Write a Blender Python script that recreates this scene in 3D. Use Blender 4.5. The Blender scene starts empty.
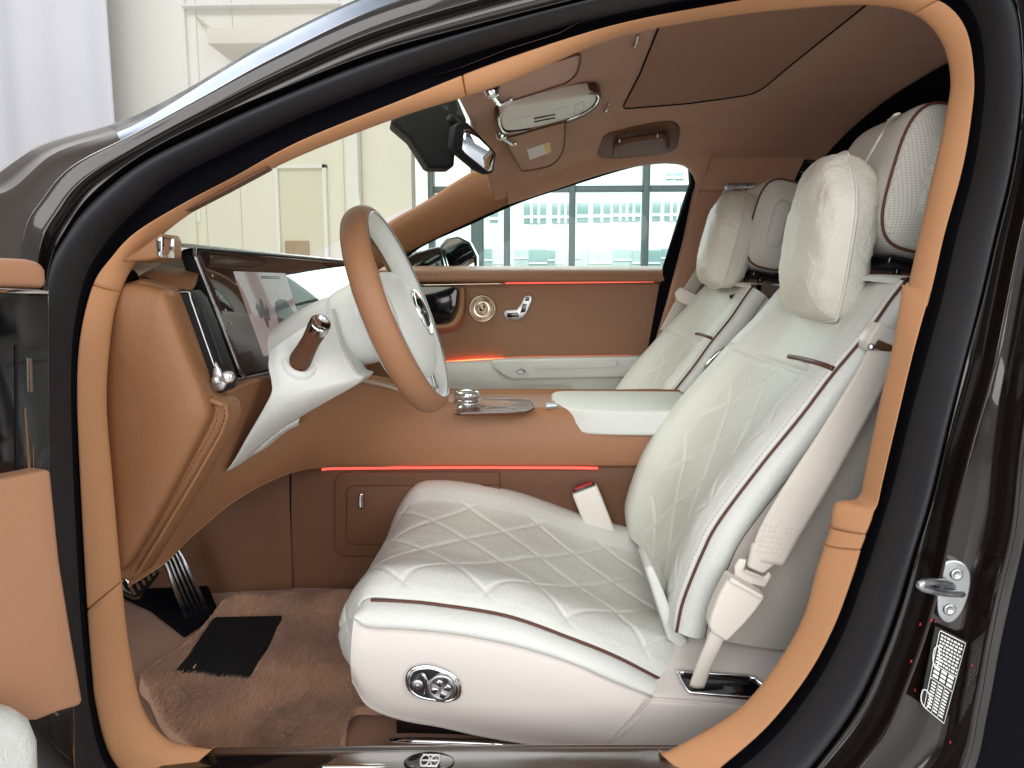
import bpy, bmesh, math, random
from mathutils import Vector, Matrix, noise
random.seed(7)
S = bpy.context.scene
COL = S.collection
V = Vector
# ------------------------------------------------------------------ camera
FPX = 735.0
CAM = V((0, -1.75, 0.95))
PITCH = math.atan(97 / FPX); YAW = math.atan(28 / FPX)
cd = bpy.data.cameras.new('camera'); cam = bpy.data.objects.new('camera', cd); COL.objects.link(cam)
cd.sensor_width = 36; cd.lens = FPX / 1024 * 36; cd.clip_start = 0.02; cd.clip_end = 200
cam.location = CAM; cam.rotation_euler = (math.pi / 2 - PITCH, 0, YAW)
S.camera = cam
RM = cam.rotation_euler.to_matrix()
# ------------------------------------------------------------------ world, lamps, exposure
W = bpy.data.worlds.new('World'); S.world = W; W.use_nodes = True
nt = W.node_tree; bg = nt.nodes['Background']
tc = nt.nodes.new('ShaderNodeTexCoord'); sx = nt.nodes.new('ShaderNodeSeparateXYZ')
rp = nt.nodes.new('ShaderNodeValToRGB')
nt.links.new(tc.outputs['Generated'], sx.inputs[0])
mr = nt.nodes.new('ShaderNodeMapRange'); mr.inputs[1].default_value = -1; mr.inputs[2].default_value = 1
nt.links.new(sx.outputs[2], mr.inputs[0]); nt.links.new(mr.outputs[0], rp.inputs[0])
e = rp.color_ramp.elements
e[0].position = 0.30; e[0].color = (.05, .047, .045, 1)
e[1].position = 0.95; e[1].color = (.95, .97, 1, 1)
k = e.new(.52); k.color = (.10, .10, .105, 1)
k = e.new(.66); k.color = (.42, .43, .44, 1)
nt.links.new(rp.outputs[0], bg.inputs[0]); bg.inputs[1].default_value = 1.0

def area(name, loc, target, sx_, sy_, power, col=(1, 1, 1)):
    l = bpy.data.lights.new(name, 'AREA'); l.shape = 'RECTANGLE'; l.size = sx_; l.size_y = sy_; l.energy = power; l.color = col
    o = bpy.data.objects.new(name, l); COL.objects.link(o); o.location = loc
    o.rotation_euler = (V(target) - V(loc)).to_track_quat('-Z', 'Y').to_euler()
    return o
area('fill_lamp', (-0.3, -4.6, 1.95), (0.1, -0.2, 1.0), 4.4, 3.0, 200, (1, .985, .96))  # added soft fill behind the camera, standing in for unseen windows
area('fill_lamp', (2.6, -3.0, 2.0), (0.2, 0, 0.9), 1.2, 2.4, 55, (1, .97, .93))  # added fill from the rear right, brightens the back of the cabin
area('fill_lamp', (-2.6, 0.3, 3.2), (-0.1, 0.1, 0.8), 2.0, 3.0, 120, (1, .99, .97))  # added overhead fill in front of the windscreen
area('daylight_window', (0.3, 4.4, 2.1), (0.2, 0, 0.9), 3.5, 2.0, 130, (.93, .98, 1))
area('fill_lamp', (-3.6, 1.6, 4.6), (-3.6, 4.7, 2.0), 5, .8, 75, (1, .99, .97))  # added wash that brightens the cream wall
area('street_daylight', (3, 10, 11), (3, 24, 4), 20, 6, 5200, (.95, .98, 1))
S.view_settings.view_transform = 'Standard'; S.view_settings.look = 'None'
S.view_settings.exposure = -0.30; S.view_settings.gamma = 1
S.cycles.use_denoising = True
S.cycles.max_bounces = 10; S.cycles.diffuse_bounces = 5; S.cycles.glossy_bounces = 5; S.cycles.transparent_max_bounces = 12
S.cycles.sample_clamp_indirect = 6
S.cycles.caustics_reflective = False; S.cycles.caustics_refractive = False

# ------------------------------------------------------------------ helpers
def ray(px, py):
    return RM @ V(((px - 512) / FPX, -(py - 384) / FPX, -1))
def P(px, py, y):
    d = ray(px, py); return CAM + d * ((y - CAM.y) / d.y)
def PN(px, py, p0, n):
    d = ray(px, py); n = V(n); return CAM + d * ((V(p0) - CAM).dot(n) / d.dot(n))
def PZ(px, py, z): return PN(px, py, (0, 0, z), (0, 0, 1))
def PXc(px, py, x): return PN(px, py, (x, 0, 0), (1, 0, 0))
def yb(z):
    return -.90 + (.4 * (z - .85) if z > .85 else 0)
def PB(px, py, inset=0.0):
    y = -.88
    for _ in range(6):
        y = yb(P(px, py, y).z) + inset
    return P(px, py, y)
def lerp(a, b, t): return a + (b - a) * t
def cat(pts, n, closed=False):
    """n samples per interval, Catmull-Rom through the points"""
    m = len(pts); out = []
    for i in range(m if closed else m - 1):
        if closed: p0, p1, p2, p3 = pts[i - 1], pts[i], pts[(i + 1) % m], pts[(i + 2) % m]
        else:
            p1, p2 = pts[i], pts[i + 1]
            p0 = pts[i - 1] if i > 0 else p1 * 2 - p2
            p3 = pts[i + 2] if i + 2 < m else p2 * 2 - p1
        for k in range(n):
            t = k / n
            out.append(.5 * ((2 * p1) + (p2 - p0) * t + (2 * p0 - 5 * p1 + 4 * p2 - p3) * t * t + (3 * p1 - p0 - 3 * p2 + p3) * t ** 3))
    if not closed: out.append(pts[-1].copy())
    return out
def resample(pts, n):
    L = [0]
    for a, b in zip(pts, pts[1:]): L.append(L[-1] + (b - a).length)
    out = []; j = 0
    for i in range(n):
        s = L[-1] * i / (n - 1)
        while j < len(L) - 2 and L[j + 1] < s: j += 1
        d = L[j + 1] - L[j]
        out.append(lerp(pts[j], pts[j + 1], (s - L[j]) / d if d > 1e-9 else 0))
    return out
def link(o, p):
    COL.objects.link(o)
    if p:
        o.parent = p
        if p.type == 'EMPTY': o.matrix_parent_inverse = Matrix.Translation(p.location).inverted()
    return o
def obj(name, verts, faces, mat, parent=None, smooth=True, uvs=None, attr=None):
    me = bpy.data.meshes.new(name); me.from_pydata([tuple(v) for v in verts], [], faces)
    if uvs:
        ul = me.uv_layers.new(name='UVMap')
        for lp in me.loops: ul.data[lp.index].uv = uvs[lp.vertex_index]
    if attr:
        at = me.attributes.new('stitch', 'FLOAT', 'POINT')
        for i, a in enumerate(attr): at.data[i].value = a
    if mat: me.materials.append(mat)
    if smooth: me.polygons.foreach_set('use_smooth', [True] * len(me.polygons))
    me.update()
    return link(bpy.data.objects.new(name, me), parent)
def join_geo(lst):
    vs = []; fs = []
    for v, f in lst:
        b = len(vs); vs += v; fs += [tuple(i + b for i in x) for x in f]
    return vs, fs
def grid_geo(rows, closed=False):
    n = len(rows[0]); vs = [p for r in rows for p in r]; fs = []
    for j in range(len(rows) - 1):
        for i in range(n if closed else n - 1):
            i2 = (i + 1) % n
            fs.append((j * n + i, j * n + i2, (j + 1) * n + i2, (j + 1) * n + i))
    return vs, fs
def surf(name, rows, mat, parent=None, nu=8, nv=6, closed=False, thick=0, disp=None, arc=0, smooth=True, linu=False, linv=False):
    """smooth sheet through control rows; disp(p, a, b, normal) -> (offset, stitch)"""
    def run(r, n, c=False, lin=False):
        if lin:
            o = []
            for a, b in zip(r, r[1:]): o += [lerp(a, b, k / n) for k in range(n)]
            return o + [r[-1]]
        return cat(r, n, c)
    R = [run(r, nu, closed, linu) for r in rows]
    if arc: R = [resample(r, arc) for r in R]
    cols = [run([r[i] for r in R], nv, False, linv) for i in range(len(R[0]))]
    G = [[c[j] for c in cols] for j in range(len(cols[0]))]
    n, m = len(G[0]), len(G)
    attr = None
    if disp:
        N = []; attr = []
        for j in range(m):
            row = []
            for i in range(n):
                du = G[j][min(i + 1, n - 1)] - G[j][max(i - 1, 0)]; dv = G[min(j + 1, m - 1)][i] - G[max(j - 1, 0)][i]
                nn = du.cross(dv); row.append(nn.normalized() if nn.length > 1e-12 else V((0, 0, 1)))
            N.append(row)
        H = []
        for j in range(m):
            row = []
            for i in range(n):
                off, st = disp(G[j][i], i / (n - 1), j / (m - 1), N[j][i]); attr.append(st)
                row.append(G[j][i] + N[j][i] * off)
            H.append(row)
        G = H
    vs, fs = grid_geo(G, closed)
    Lu = sum((a - b).length for a, b in zip(G[m // 2], G[m // 2][1:])); Lv = sum((G[j][n // 2] - G[j + 1][n // 2]).length for j in range(m - 1))
    uv = [(Lu * i / (n - 1), Lv * j / (m - 1)) for j in range(m) for i in range(n)]
    o = obj(name, vs, fs, mat, parent, smooth, uv, attr)
    if thick:
        md = o.modifiers.new('solid', 'SOLIDIFY'); md.thickness = abs(thick); md.offset = -1 if thick > 0 else 1
    return o
def frames(pts, closed=False, up=None):
    out = []; n = len(pts); prev = None
    for i in range(n):
        a = pts[i - 1] if (i or closed) else pts[i]; b = pts[(i + 1) % n] if (i < n - 1 or closed) else pts[i]
        t = (b - a).normalized()
        if up is not None: s = V(up)
        elif prev is None: s = V((0, 0, 1)) if abs(t.z) < .9 else V((1, 0, 0))
        else: s = prev
        s = (s - t * s.dot(t)).normalized(); prev = s
        out.append((t, s, t.cross(s)))
    return out
def tube_geo(pts, r, seg=8, closed=False, flat=1.0, up=None, a0=0, a1=2 * math.pi, rr=None):
    fr = frames(pts, closed, up); full = abs(a1 - a0 - 2 * math.pi) < 1e-6
    n = seg if full else seg + 1; vs = []; fs = []
    for i, p in enumerate(pts):
        q = rr[i] if rr else r
        t, s, b = fr[i]
        for k in range(n):
            a = a0 + (a1 - a0) * k / seg
            vs.append(p + s * (math.cos(a) * q) + b * (math.sin(a) * q * flat))
    m = len(pts)
    for i in range(m if closed else m - 1):
        for k in range(n if full else n - 1):
            k2 = (k + 1) % n; i2 = (i + 1) % m
            fs.append((i * n + k, i * n + k2, i2 * n + k2, i2 * n + k))
    if not closed and full:
        fs.append(tuple(range(n))[::-1]); fs.append(tuple((m - 1) * n + k for k in range(n)))
    return vs, fs
def tube(name, pts, r, mat, parent=None, seg=8, closed=False, sm=6, **kw):
    if sm: pts = cat(pts, sm, closed)
    v, f = tube_geo(pts, r, seg, closed, **kw)
    return obj(name, v, f, mat, parent)
def finish_bm(bm, name, mat, parent, bevel=0, seg=3, angle=40):
    if bevel:
        es = [e for e in bm.edges if len(e.link_faces) == 2 and e.calc_face_angle(0) > math.radians(angle)]
        bmesh.ops.bevel(bm, geom=es, offset=bevel, segments=seg, profile=.5, affect='EDGES', clamp_overlap=True)
    bmesh.ops.triangulate(bm, faces=[f for f in bm.faces if len(f.verts) > 4])
    bmesh.ops.recalc_face_normals(bm, faces=bm.faces)
    me = bpy.data.meshes.new(name); bm.to_mesh(me); bm.free()
    if mat: me.materials.append(mat)
    me.polygons.foreach_set('use_smooth', [True] * len(me.polygons))
    try: me.set_sharp_from_angle(angle=math.radians(38))
    except Exception: pass
    return link(bpy.data.objects.new(name, me), parent)
def plate(name, pts, ext, mat, parent=None, bevel=.002, seg=3, sm=0):
    """flat outline with thickness: pts are points in space, ext the thickness vector"""
    pts = [V(p) for p in pts]
    if sm: pts = cat(pts, sm, True)
    bm = bmesh.new(); ext = V(ext)
    a = [bm.verts.new(p) for p in pts]; b = [bm.verts.new(p + ext) for p in pts]
    bm.faces.new(a); bm.faces.new(b[::-1])
    for i in range(len(a)):
        j = (i + 1) % len(a); bm.faces.new((a[i], b[i], b[j], a[j]))
    bmesh.ops.recalc_face_normals(bm, faces=bm.faces)
    return finish_bm(bm, name, mat, parent, bevel, seg, 50)
def box(name, c, size, mat, parent=None, rot=None, bevel=.004, seg=3):
    bm = bmesh.new(); bmesh.ops.create_cube(bm, size=1)
    for v in bm.verts: v.co = V((v.co.x * size[0], v.co.y * size[1], v.co.z * size[2]))
    if bevel: bmesh.ops.bevel(bm, geom=list(bm.edges), offset=bevel, segments=seg, profile=.5, affect='EDGES')
    M = Matrix.Translation(c) @ (rot.to_4x4() if rot else Matrix())
    bmesh.ops.transform(bm, matrix=M, verts=bm.verts)
    return finish_bm(bm, name, mat, parent)
def lathe(name, c, axis, prof, mat, parent=None, seg=32, up=None, flat=1):
    """prof: (distance along axis, radius)"""
    ax = V(axis).normalized(); s = V(up) if up else (V((0, 0, 1)) if abs(ax.z) < .9 else V((1, 0, 0)))
    s = (s - ax * s.dot(ax)).normalized(); b = ax.cross(s)
    rows = [[V(c) + ax * h + (s * math.cos(2 * math.pi * k / seg) + b * (flat * math.sin(2 * math.pi * k / seg))) * max(r, 1e-4) for k in range(seg)] for h, r in prof]
    v, f = grid_geo(rows, True)
    return obj(name, v, f, mat, parent)
def rpx(pts, r, n=4):
    out = []
    for i, p in enumerate(pts):
        p = V((*p, 0)); a = V((*pts[i - 1], 0)); b = V((*pts[(i + 1) % len(pts)], 0))
        q = r if not isinstance(r, (list, tuple)) else r[i]
        ra = p + (a - p).normalized() * min(q, (a - p).length * .49); rb = p + (b - p).normalized() * min(q, (b - p).length * .49)
        for k in range(n + 1):
            t = k / n; o = ra * (1 - t) ** 2 + p * (2 * t * (1 - t)) + rb * t * t; out.append((o.x, o.y))
    return out
from mathutils.bvhtree import BVHTree
def caster(o):
    """returns a function giving the surface point of mesh o seen along a ray"""
    t = BVHTree.FromPolygons([v.co.copy() for v in o.data.vertices], [tuple(q.vertices) for q in o.data.polygons])
    def f(px, py, lift=0.0, y=-.45):
        d = ray(px, py).normalized(); h = t.ray_cast(CAM, d)
        return (h[0] - d * lift) if h[0] else P(px, py, y)
    return f
def thing(name, label, cat_, loc=(0, 0, 0), group=None):
    o = bpy.data.objects.new(name, None); COL.objects.link(o); o.location = loc; o.empty_display_size = .05
    o['label'] = label; o['category'] = cat_
    if group: o['group'] = group
    return o
def tag(o, label, cat_, group=None):
    o['label'] = label; o['category'] = cat_
    if group: o['group'] = group
    return o
def struct(o): o['kind'] = 'structure'; return o

# ------------------------------------------------------------------ materials
def mat(name, col, rough=.5, wr=0, wscale=26, metal=0, spec=.5, bump=0, bscale=300, coat=0, var=0, vscale=6, sheen=0, emit=None, estr=0, detail=3, croug=.05, rvar=0):
    m = bpy.data.materials.new(name); m.use_nodes = True; t = m.node_tree; b = t.nodes['Principled BSDF']
    b.inputs['Base Color'].default_value = (*col, 1); b.inputs['Roughness'].default_value = rough
    b.inputs['Metallic'].default_value = metal; b.inputs['Specular IOR Level'].default_value = spec
    b.inputs['Coat Weight'].default_value = coat; b.inputs['Coat Roughness'].default_value = croug
    if sheen: b.inputs['Sheen Weight'].default_value = sheen; b.inputs['Sheen Roughness'].default_value = .4
    if emit: b.inputs['Emission Color'].default_value = (*emit, 1); b.inputs['Emission Strength'].default_value = estr
    tc = t.nodes.new('ShaderNodeTexCoord')
    if bump:
        n = t.nodes.new('ShaderNodeTexNoise'); n.inputs['Scale'].default_value = bscale; n.inputs['Detail'].default_value = detail
        t.links.new(tc.outputs['Object'], n.inputs['Vector'])
        bp = t.nodes.new('ShaderNodeBump'); bp.inputs['Strength'].default_value = bump; bp.inputs['Distance'].default_value = .002
        hsock = n.outputs['Fac']
        if wr:      # soft creases on top of the grain
            w = t.nodes.new('ShaderNodeTexNoise'); w.inputs['Scale'].default_value = wscale; w.inputs['Detail'].default_value = 5; w.inputs['Distortion'].default_value = 1.2
            t.links.new(tc.outputs['Object'], w.inputs['Vector'])
            vo = t.nodes.new('ShaderNodeTexVoronoi'); vo.inputs['Scale'].default_value = bscale * .9; t.links.new(tc.outputs['Object'], vo.inputs['Vector'])
            a1 = t.nodes.new('ShaderNodeMath'); a1.operation = 'MULTIPLY_ADD'; a1.inputs[1].default_value = wr * 4; t.links.new(w.outputs['Fac'], a1.inputs[0]); t.links.new(n.outputs['Fac'], a1.inputs[2])
            a2 = t.nodes.new('ShaderNodeMath'); a2.operation = 'MULTIPLY_ADD'; a2.inputs[1].default_value = .5; t.links.new(vo.outputs['Distance'], a2.inputs[0]); t.links.new(a1.outputs[0], a2.inputs[2])
            hsock = a2.outputs[0]
        t.links.new(hsock, bp.inputs['Height']); t.links.new(bp.outputs[0], b.inputs['Normal'])
    if var or rvar:
        n = t.nodes.new('ShaderNodeTexNoise'); n.inputs['Scale'].default_value = vscale; n.inputs['Detail'].default_value = 4
        t.links.new(tc.outputs['Object'], n.inputs['Vector'])
        if var:
            mx = t.nodes.new('ShaderNodeMix'); mx.data_type = 'RGBA'
            mx.inputs[6].default_value = tuple(c * (1 - var) for c in col) + (1,); mx.inputs[7].default_value = tuple(min(1, c * (1 + var)) for c in col) + (1,)
            t.links.new(n.outputs['Fac'], mx.inputs[0]); t.links.new(mx.outputs[2], b.inputs['Base Color'])
        if rvar:
            mp = t.nodes.new('ShaderNodeMapRange'); mp.inputs[1].default_value = .3; mp.inputs[2].default_value = .7
            mp.inputs[3].default_value = max(.02, rough - rvar); mp.inputs[4].default_value = rough + rvar
            t.links.new(n.outputs['Fac'], mp.inputs[0]); t.links.new(mp.outputs[0], b.inputs['Roughness'])
    return m
def perforated(m, scale=230.0, amount=.5, use_attr=False, stitch=(.8, .8, .77)):
    t = m.node_tree; b = t.nodes['Principled BSDF']
    tc = t.nodes.new('ShaderNodeTexCoord'); vm = t.nodes.new('ShaderNodeVectorMath'); vm.operation = 'SCALE'; vm.inputs['Scale'].default_value = scale
    if use_attr: t.links.new(tc.outputs['UV'], vm.inputs[0])
    else:
        sp = t.nodes.new('ShaderNodeSeparateXYZ'); t.links.new(tc.outputs['Object'], sp.inputs[0])
        ad = t.nodes.new('ShaderNodeMath'); t.links.new(sp.outputs[0], ad.inputs[0]); t.links.new(sp.outputs[1], ad.inputs[1])
        cm = t.nodes.new('ShaderNodeCombineXYZ'); t.links.new(ad.outputs[0], cm.inputs[0]); t.links.new(sp.outputs[2], cm.inputs[1]); t.links.new(cm.outputs[0], vm.inputs[0])
    fr = t.nodes.new('ShaderNodeVectorMath'); fr.operation = 'FRACTION'; t.links.new(vm.outputs[0], fr.inputs[0])
    ds = t.nodes.new('ShaderNodeVectorMath'); ds.operation = 'DISTANCE'; ds.inputs[1].default_value = (.5, .5, 0); t.links.new(fr.outputs[0], ds.inputs[0])
    mp = t.nodes.new('ShaderNodeMapRange'); mp.inputs[1].default_value = .22; mp.inputs[2].default_value = .32; mp.inputs[3].default_value = amount; mp.inputs[4].default_value = 0
    t.links.new(ds.outputs['Value'], mp.inputs[0])
    fac = mp.outputs[0]
    col = b.inputs['Base Color'].default_value[:]
    mx = t.nodes.new('ShaderNodeMix'); mx.data_type = 'RGBA'; mx.inputs[6].default_value = col; mx.inputs[7].default_value = (col[0] * .35, col[1] * .33, col[2] * .3, 1)
    if use_attr:
        at = t.nodes.new('ShaderNodeAttribute'); at.attribute_name = 'stitch'
        # stitch attribute: 0 plain leather, 0..1 perforated field, above 1 stitching
        mn = t.nodes.new('ShaderNodeMath'); mn.operation = 'MINIMUM'; mn.inputs[1].default_value = 1; t.links.new(at.outputs['Fac'], mn.inputs[0])
        mu = t.nodes.new('ShaderNodeMath'); mu.operation = 'MULTIPLY'; t.links.new(fac, mu.inputs[0]); t.links.new(mn.outputs[0], mu.inputs[1]); fac = mu.outputs[0]
        sb = t.nodes.new('ShaderNodeMath'); sb.operation = 'SUBTRACT'; sb.use_clamp = True; sb.inputs[1].default_value = 1; t.links.new(at.outputs['Fac'], sb.inputs[0])
        m2 = t.nodes.new('ShaderNodeMix'); m2.data_type = 'RGBA'; m2.inputs[7].default_value = (*stitch, 1)
        t.links.new(mx.outputs[2], m2.inputs[6]); t.links.new(sb.outputs[0], m2.inputs[0]); t.links.new(m2.outputs[2], b.inputs['Base Color'])
    else:
        t.links.new(mx.outputs[2], b.inputs['Base Color'])
    t.links.new(fac, mx.inputs[0])
    return m
def glass(name, tint, refl=.06, k=.35):
    m = bpy.data.materials.new(name); m.use_nodes = True; t = m.node_tree
    for n in list(t.nodes): t.nodes.remove(n)
    o = t.nodes.new('ShaderNodeOutputMaterial'); tr = t.nodes.new('ShaderNodeBsdfTransparent'); tr.inputs[0].default_value = (*tint, 1)
    gl = t.nodes.new('ShaderNodeBsdfGlossy'); gl.inputs['Roughness'].default_value = .02
    fz = t.nodes.new('ShaderNodeLayerWeight'); fz.inputs[0].default_value = .35
    mu = t.nodes.new('ShaderNodeMath'); mu.operation = 'MULTIPLY_ADD'; mu.inputs[1].default_value = k; mu.inputs[2].default_value = refl * .5
    mx = t.nodes.new('ShaderNodeMixShader')
    t.links.new(fz.outputs['Fresnel'], mu.inputs[0]); t.links.new(mu.outputs[0], mx.inputs[0])
    t.links.new(tr.outputs[0], mx.inputs[1]); t.links.new(gl.outputs[0], mx.inputs[2]); t.links.new(mx.outputs[0], o.inputs[0])
    return m
TAN = (.29, .136, .062)
M_tan = mat('tan_leather', TAN, .52, wr=.5, bump=.25, bscale=420, var=.05, vscale=5, spec=.4, rvar=.08)
M_trim = mat('tan_trim', (.50, .25, .122), .62, bump=.32, bscale=520, var=.06, vscale=4, spec=.28, rvar=.06)
M_brown = mat('brown_leather', (.345, .17, .088), .52, wr=.4, bump=.25, bscale=420, var=.06, vscale=5, spec=.4)
M_dbrown = mat('dark_brown_leather', (.135, .058, .029), .55, bump=.25, bscale=420, var=.06, spec=.35)
M_door = mat('door_leather', (.34, .178, .10), .5, wr=.4, bump=.25, bscale=420, var=.06, vscale=5, spec=.4)
M_sill = mat('brushed_sill', (.52, .52, .54), .24, metal=1)
M_suede = mat('brown_suede', (.50, .29, .20), .95, bump=.5, bscale=700, var=.10, vscale=9, sheen=.25, spec=.15)
M_white = mat('white_leather', (.75, .775, .75), .46, wr=.6, bump=.3, bscale=380, var=.02, spec=.42, rvar=.06)
M_whiteq = perforated(mat('quilted_white_leather', (.73, .755, .72), .5, wr=.8, bump=.25, bscale=380, spec=.38), 235, .42, True, (.83, .84, .81))
M_whitep = perforated(mat('perforated_white_leather', (.70, .69, .645), .5, bump=.2, bscale=380, spec=.38), 235, .45)
M_grey = mat('warm_grey_leather', (.60, .565, .52), .5, bump=.3, bscale=380, var=.03, spec=.4)
M_dpanel = mat('pinkish_tan_leather', (.43, .22, .125), .5, wr=.3, bump=.10, bscale=420, var=.05, vscale=5, spec=.4)
M_skirt = mat('white_plastic', (.70, .655, .62), .36, bump=.08, bscale=500, spec=.5, rvar=.05, var=.02)
M_pillow = mat('cream_pillow_leather', (.76, .745, .67), .55, wr=1.0, bump=.45, bscale=160, var=.04, vscale=14, spec=.35)
M_pipe = mat('brown_piping', (.11, .038, .025), .5, spec=.4)
M_belt = mat('cream_webbing', (.76, .72, .66), .7, bump=.5, bscale=900, spec=.25)
M_beltp = mat('cream_plastic', (.80, .76, .70), .35, spec=.5, bump=.05, bscale=400)
M_black = mat('black_rubber', (.008, .009, .011), .65, spec=.25, bump=.3, bscale=600)
M_seal = mat('rubber_seal', (.013, .014, .018), .5, spec=.45, bump=.35, bscale=900, rvar=.08, vscale=40)
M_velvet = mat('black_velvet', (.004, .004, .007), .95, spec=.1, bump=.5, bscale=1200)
M_gloss = mat('black_gloss', (.006, .006, .008), .08, spec=.5, coat=.5)
M_paint = mat('dark_brown_paint', (.011, .0065, .005), .22, spec=.3, coat=1, croug=.03, bump=.07, bscale=9, detail=2, var=.4, vscale=1400)
M_wing = mat('soft_reflection_paint', (.030, .020, .016), .5, spec=.35, coat=.15, croug=.45, var=.3, vscale=1200)  # body paint made lighter and duller, its soft reflection put into the colour
M_chrome = mat('chrome', (.83, .83, .84), .09, metal=1)
M_roofstrip = mat('polished_roof_strip', (.15, .18, .23), .40, metal=1, rvar=.05, vscale=12)
M_satin = mat('satin_metal', (.50, .51, .53), .33, metal=1, rvar=.08, vscale=60)
M_brass = mat('champagne_metal', (.76, .66, .54), .2, metal=1)
M_wood = mat('burr_veneer', (.13, .05, .025), .42, coat=0, var=.6, vscale=30, spec=.25)
M_carpet = mat('pile_carpet', (.56, .335, .225), 1, bump=1.0, bscale=330, var=.3, vscale=7, sheen=.5, spec=.05, detail=6)  # light and dark sheen patches of the pile put into colour variation
M_carpet2 = mat('floor_carpet', (.35, .19, .125), 1, bump=1.0, bscale=500, var=.15, vscale=9, sheen=.3, spec=.05)
M_pad = mat('black_pad', (.008, .008, .009), .8, bump=.8, bscale=60, spec=.3)
M_led = mat('red_light_strip', (.6, .05, .02), .4, emit=(.9, .12, .09), estr=1.5)
M_led2 = mat('orange_light_strip', (.6, .05, .02), .4, emit=(1, .10, .03), estr=13)
M_red = mat('red_plastic', (.45, .02, .03), .4)
M_wind = glass('windscreen_glass', (.95, .97, .83), 0.0, .06)
M_win = glass('window_glass', (.93, .985, .96), .02, .06)
M_dark = glass('privacy_glass', (.05, .065, .055), .04, .15)
M_mirror = mat('mirror_glass', (.75, .82, .9), .02, metal=1)
M_screen = mat('display_glass', (.035, .022, .02), .03, spec=1.0, coat=1, croug=.01)
M_ui = mat('lit_display', (.02, .015, .015), .05, emit=(.27, .20, .195), estr=1.0, spec=.9, coat=1, croug=.01)
M_ui2 = mat('lit_icon', (.02, .02, .02), .1, emit=(.22, .19, .17), estr=1.0, coat=1)
M_ui3 = mat('dim_icon', (.02, .015, .015), .1, emit=(.03, .02, .02), estr=1.0, coat=1)
M_label = mat('white_print', (.82, .82, .80), .6)
M_amber = mat('yellow_print', (.85, .62, .25), .6)
M_wall = mat('cream_wall', (.86, .84, .78), .7, bump=.05, bscale=60, var=.02, vscale=1)
M_wall2 = mat('beige_wall', (.74, .72, .62), .7, var=.03, vscale=1)
M_curt = mat('lilac_curtain', (.72, .72, .78), .8, var=.05, vscale=2)
M_mull = mat('grey_aluminium', (.16, .21, .22), .45, metal=.3)
M_fac = mat('white_facade', (.86, .87, .86), .8, var=.03, vscale=.5)
M_facw = mat('pale_teal_glazing', (.27, .38, .39), .2, var=.25, vscale=.8)
M_floor = mat('grey_tiles', (.58, .57, .56), .25, var=.08, vscale=2)
M_crystal = mat('crystal', (.7, .7, .68), .08, metal=.75, var=.5, vscale=200)
#PART2
# ================================================================== the car body
car = thing('car', 'dark brown glossy car body around the open front doorway', 'car', (0, 0, 0))
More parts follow.
